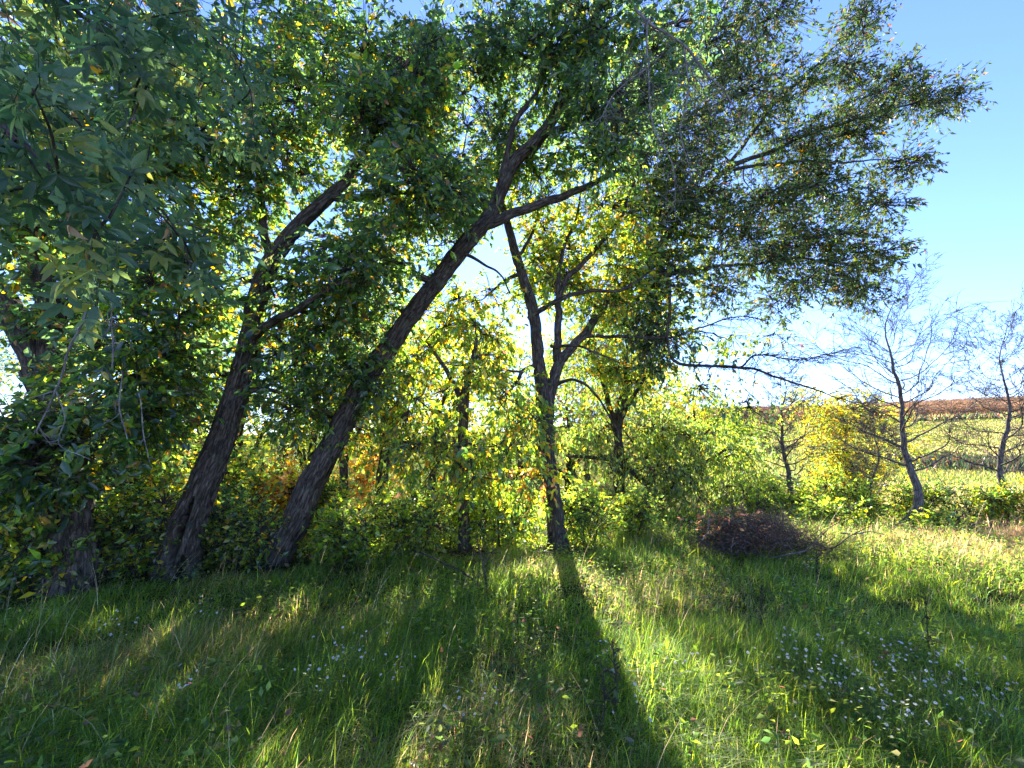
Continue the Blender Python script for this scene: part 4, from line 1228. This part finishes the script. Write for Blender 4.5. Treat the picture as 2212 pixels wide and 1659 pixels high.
for (u, v, h, lab) in [(1318, 1560, .42, 'dry brown flower stalk with seed heads beside the upright fading aster'), (1290, 1600, .34, 'shorter dry stalk at the bottom middle of the grass'), (1765, 1275, .4, 'dry pale stalk in the sunlit grass right of the brush pile'),
                    (2010, 1420, .45, 'dry brown weed stalk above the right-hand aster drift'), (1640, 1380, .4, 'dry grey weed stalk in the large right-hand shade patch')]:
    p = on_ground(u, v)
    dead_branch('dry_stalk', lab, [[(p, .004), (p + [0.02, 0, h * .5], .0035), (p + [0.03, 0.01, h], .002)]], M_barkb, 'dry stalk', ntw=26, tl=.07, down=-.6)
# ================================================================== near leafy boughs, upper left
def leaflet_template(n=6, pts=7):
    """A pinnate leaf of n leaflets along a stalk, stalk along +Y, about one unit long."""
    mb = MB()
    prof = [(0, 0.0), (.12, .20), (.35, .40), (.6, .36), (.82, .18), (1, 0)]
    def one(p, d, L, W, n_, cfac):
        s = np.cross(d, n_)
        cv = rng.uniform(.02, .4)
        V = []
        for (t, w) in prof:
            bend = -cv * t * t
            c = p + d * L * t + n_ * L * bend
            V += [c - s * W * w + n_ * L * 0.07 * w * 2, c, c + s * W * w + n_ * L * 0.07 * w * 2]
        F = []
        for k in range(len(prof) - 1):
            a = 3 * k
            F += [(a, a + 1, a + 4, a + 3), (a + 1, a + 2, a + 5, a + 4)]
        mb.add(np.array(V), [np.array(F)], np.tile(np.array([1.0, 1, 1]) * cfac, (len(V), 1)))
    up = np.array([0, 0, 1.0])
    y = np.array([0, 1.0, 0])
    prs = (n - 1) // 2
    for k in range(prs):
        f = .34 + .42 * k / max(prs - 1, 1) if prs > 1 else .42
        for sg in (-1, 1):
            d = np.array([sg * .85, .55 + rng.normal() * .1, -.15 + rng.normal() * .1]); d /= np.linalg.norm(d)
            nn = up - d * np.dot(up, d); nn /= np.linalg.norm(nn)
            one(np.array([0, f, -.05 * f]), d, .46 * rng.uniform(.8, 1.15), .185 * rng.uniform(.8, 1.15), nn, rng.uniform(.8, 1.2))
    one(np.array([0, .74, -.06]), nrm((y + [rng.normal() * .1, 0, -.2])[None])[0], .52, .215, up, 1)
    tube(mb, np.array([[0, 0, 0], [0, .4, -.02], [0, .78, -.06]]), np.array([.012, .010, .007]), 4)
    mb.C[-1] = np.tile(np.array([1.3, 1.1, .9], np.float32), (len(mb.C[-1]), 1))
    return mb
near_meshes = []
for k, (cc, npin) in enumerate([((.048, .092, .034), 5), ((.028, .058, .024), 5), ((.062, .105, .045), 7), ((.085, .135, .045), 5), ((.04, .075, .038), 3), ((.14, .16, .04), 5), ((.26, .17, .09), 3)]):
    q = leaflet_template(npin)
    q.C = [c * np.array(cc, np.float32) for c in q.C]
    near_meshes.append(q.mesh('leaf', M_near))
from mathutils import Matrix, Vector
def bough(label, ctrl, nleaf, spread, Lr, side_n=9, seed=0):
    r = np.random.default_rng(seed)
    b = np.array(ctrl[0][0])
    t = thing('leafy_bough', label, 'branch', b, 'near leafy boughs hanging in at the upper left')
    mb = MB(); pts, rad = stem(mb, ctrl, 8, 30, jit=.05, seed=seed); mb.build('branch', M_twig, t)
    tw = MB()
    nodes = []
    for k in range(side_n):
        j = r.integers(6, 30)
        a = pts[j]
        d = nrm((r.normal(size=3) + [0.25, 0, -.35])[None])[0]
        L = spread * r.uniform(.5, 1.1)
        e = a + d * L
        mid = a + d * L * .5 + [0, 0, .06 * L]
        q, _ = stem(tw, [(a, .005), (mid, .004), (e, .002)], 5, 8, jit=.04)
        nodes += [(q[i], d) for i in range(2, 8)]
    nodes += [(pts[i], nrm((pts[i] - pts[i - 1])[None])[0]) for i in range(8, 30)]
    tw.build('twigs', M_twig, t)['kind'] = 'stuff'
    for k in range(nleaf):
        p, d = nodes[r.integers(0, len(nodes))]
        p = p + r.normal(size=3) * .035 * spread / .4
        ld = nrm((d * .5 + r.normal(size=3) * .6 + [0.1, 0, -.65])[None])[0]
        up = nrm((np.array([0, -.55, .6]) + r.normal(size=3) * .8)[None])[0]
        s = nrm(np.cross(ld, up)[None])[0]; up = np.cross(s, ld)
        sc_ = r.uniform(*Lr)
        wts = np.array([3, 3, 3, 2.4, 2, 1.0, .28]); wts /= wts.sum()
        o = bpy.data.objects.new('leaf', near_meshes[r.choice(7, p=wts)])
        col.objects.link(o)
        o.parent = t
        M = Matrix(((s[0] * sc_, ld[0] * sc_, up[0] * sc_, p[0] - b[0]), (s[1] * sc_, ld[1] * sc_, up[1] * sc_, p[1] - b[1]), (s[2] * sc_, ld[2] * sc_, up[2] * sc_, p[2] - b[2]), (0, 0, 0, 1)))
        o.matrix_basis = M
def pz(u, v, Y, r): return (at(u, v, Y), r)
bough('nearest leafy bough with large dull green leaves at the left edge', [pz(-420, -150, 1.5, .014), pz(-200, 60, 1.45, .012), pz(-20, 230, 1.4, .010), pz(120, 380, 1.4, .007), pz(200, 520, 1.4, .004)], 190, .34, (.11, .185), 14, 1)
bough('leafy bough crossing the upper left corner', [pz(-350, -350, 1.9, .016), pz(-100, -160, 1.9, .013), pz(100, -20, 1.9, .011), pz(260, 100, 1.9, .008), pz(380, 190, 1.9, .004)], 270, .5, (.12, .20), 18, 2)
bough('leafy bough hanging lower toward the split trunk', [pz(-250, -40, 2.3, .015), pz(0, 140, 2.3, .012), pz(180, 280, 2.3, .010), pz(330, 430, 2.2, .007), pz(420, 600, 2.2, .003)], 290, .5, (.12, .20), 18, 3)
bough('leafy bough along the top edge with sky behind its tip', [pz(-100, -380, 2.6, .015), pz(150, -170, 2.6, .012), pz(330, -30, 2.6, .009), pz(470, 90, 2.6, .006), pz(540, 190, 2.6, .003)], 240, .5, (.12, .19), 16, 4)

# tidy: drop the helper property
for o in bpy.data.objects:
    if '_base' in o: del o['_base']
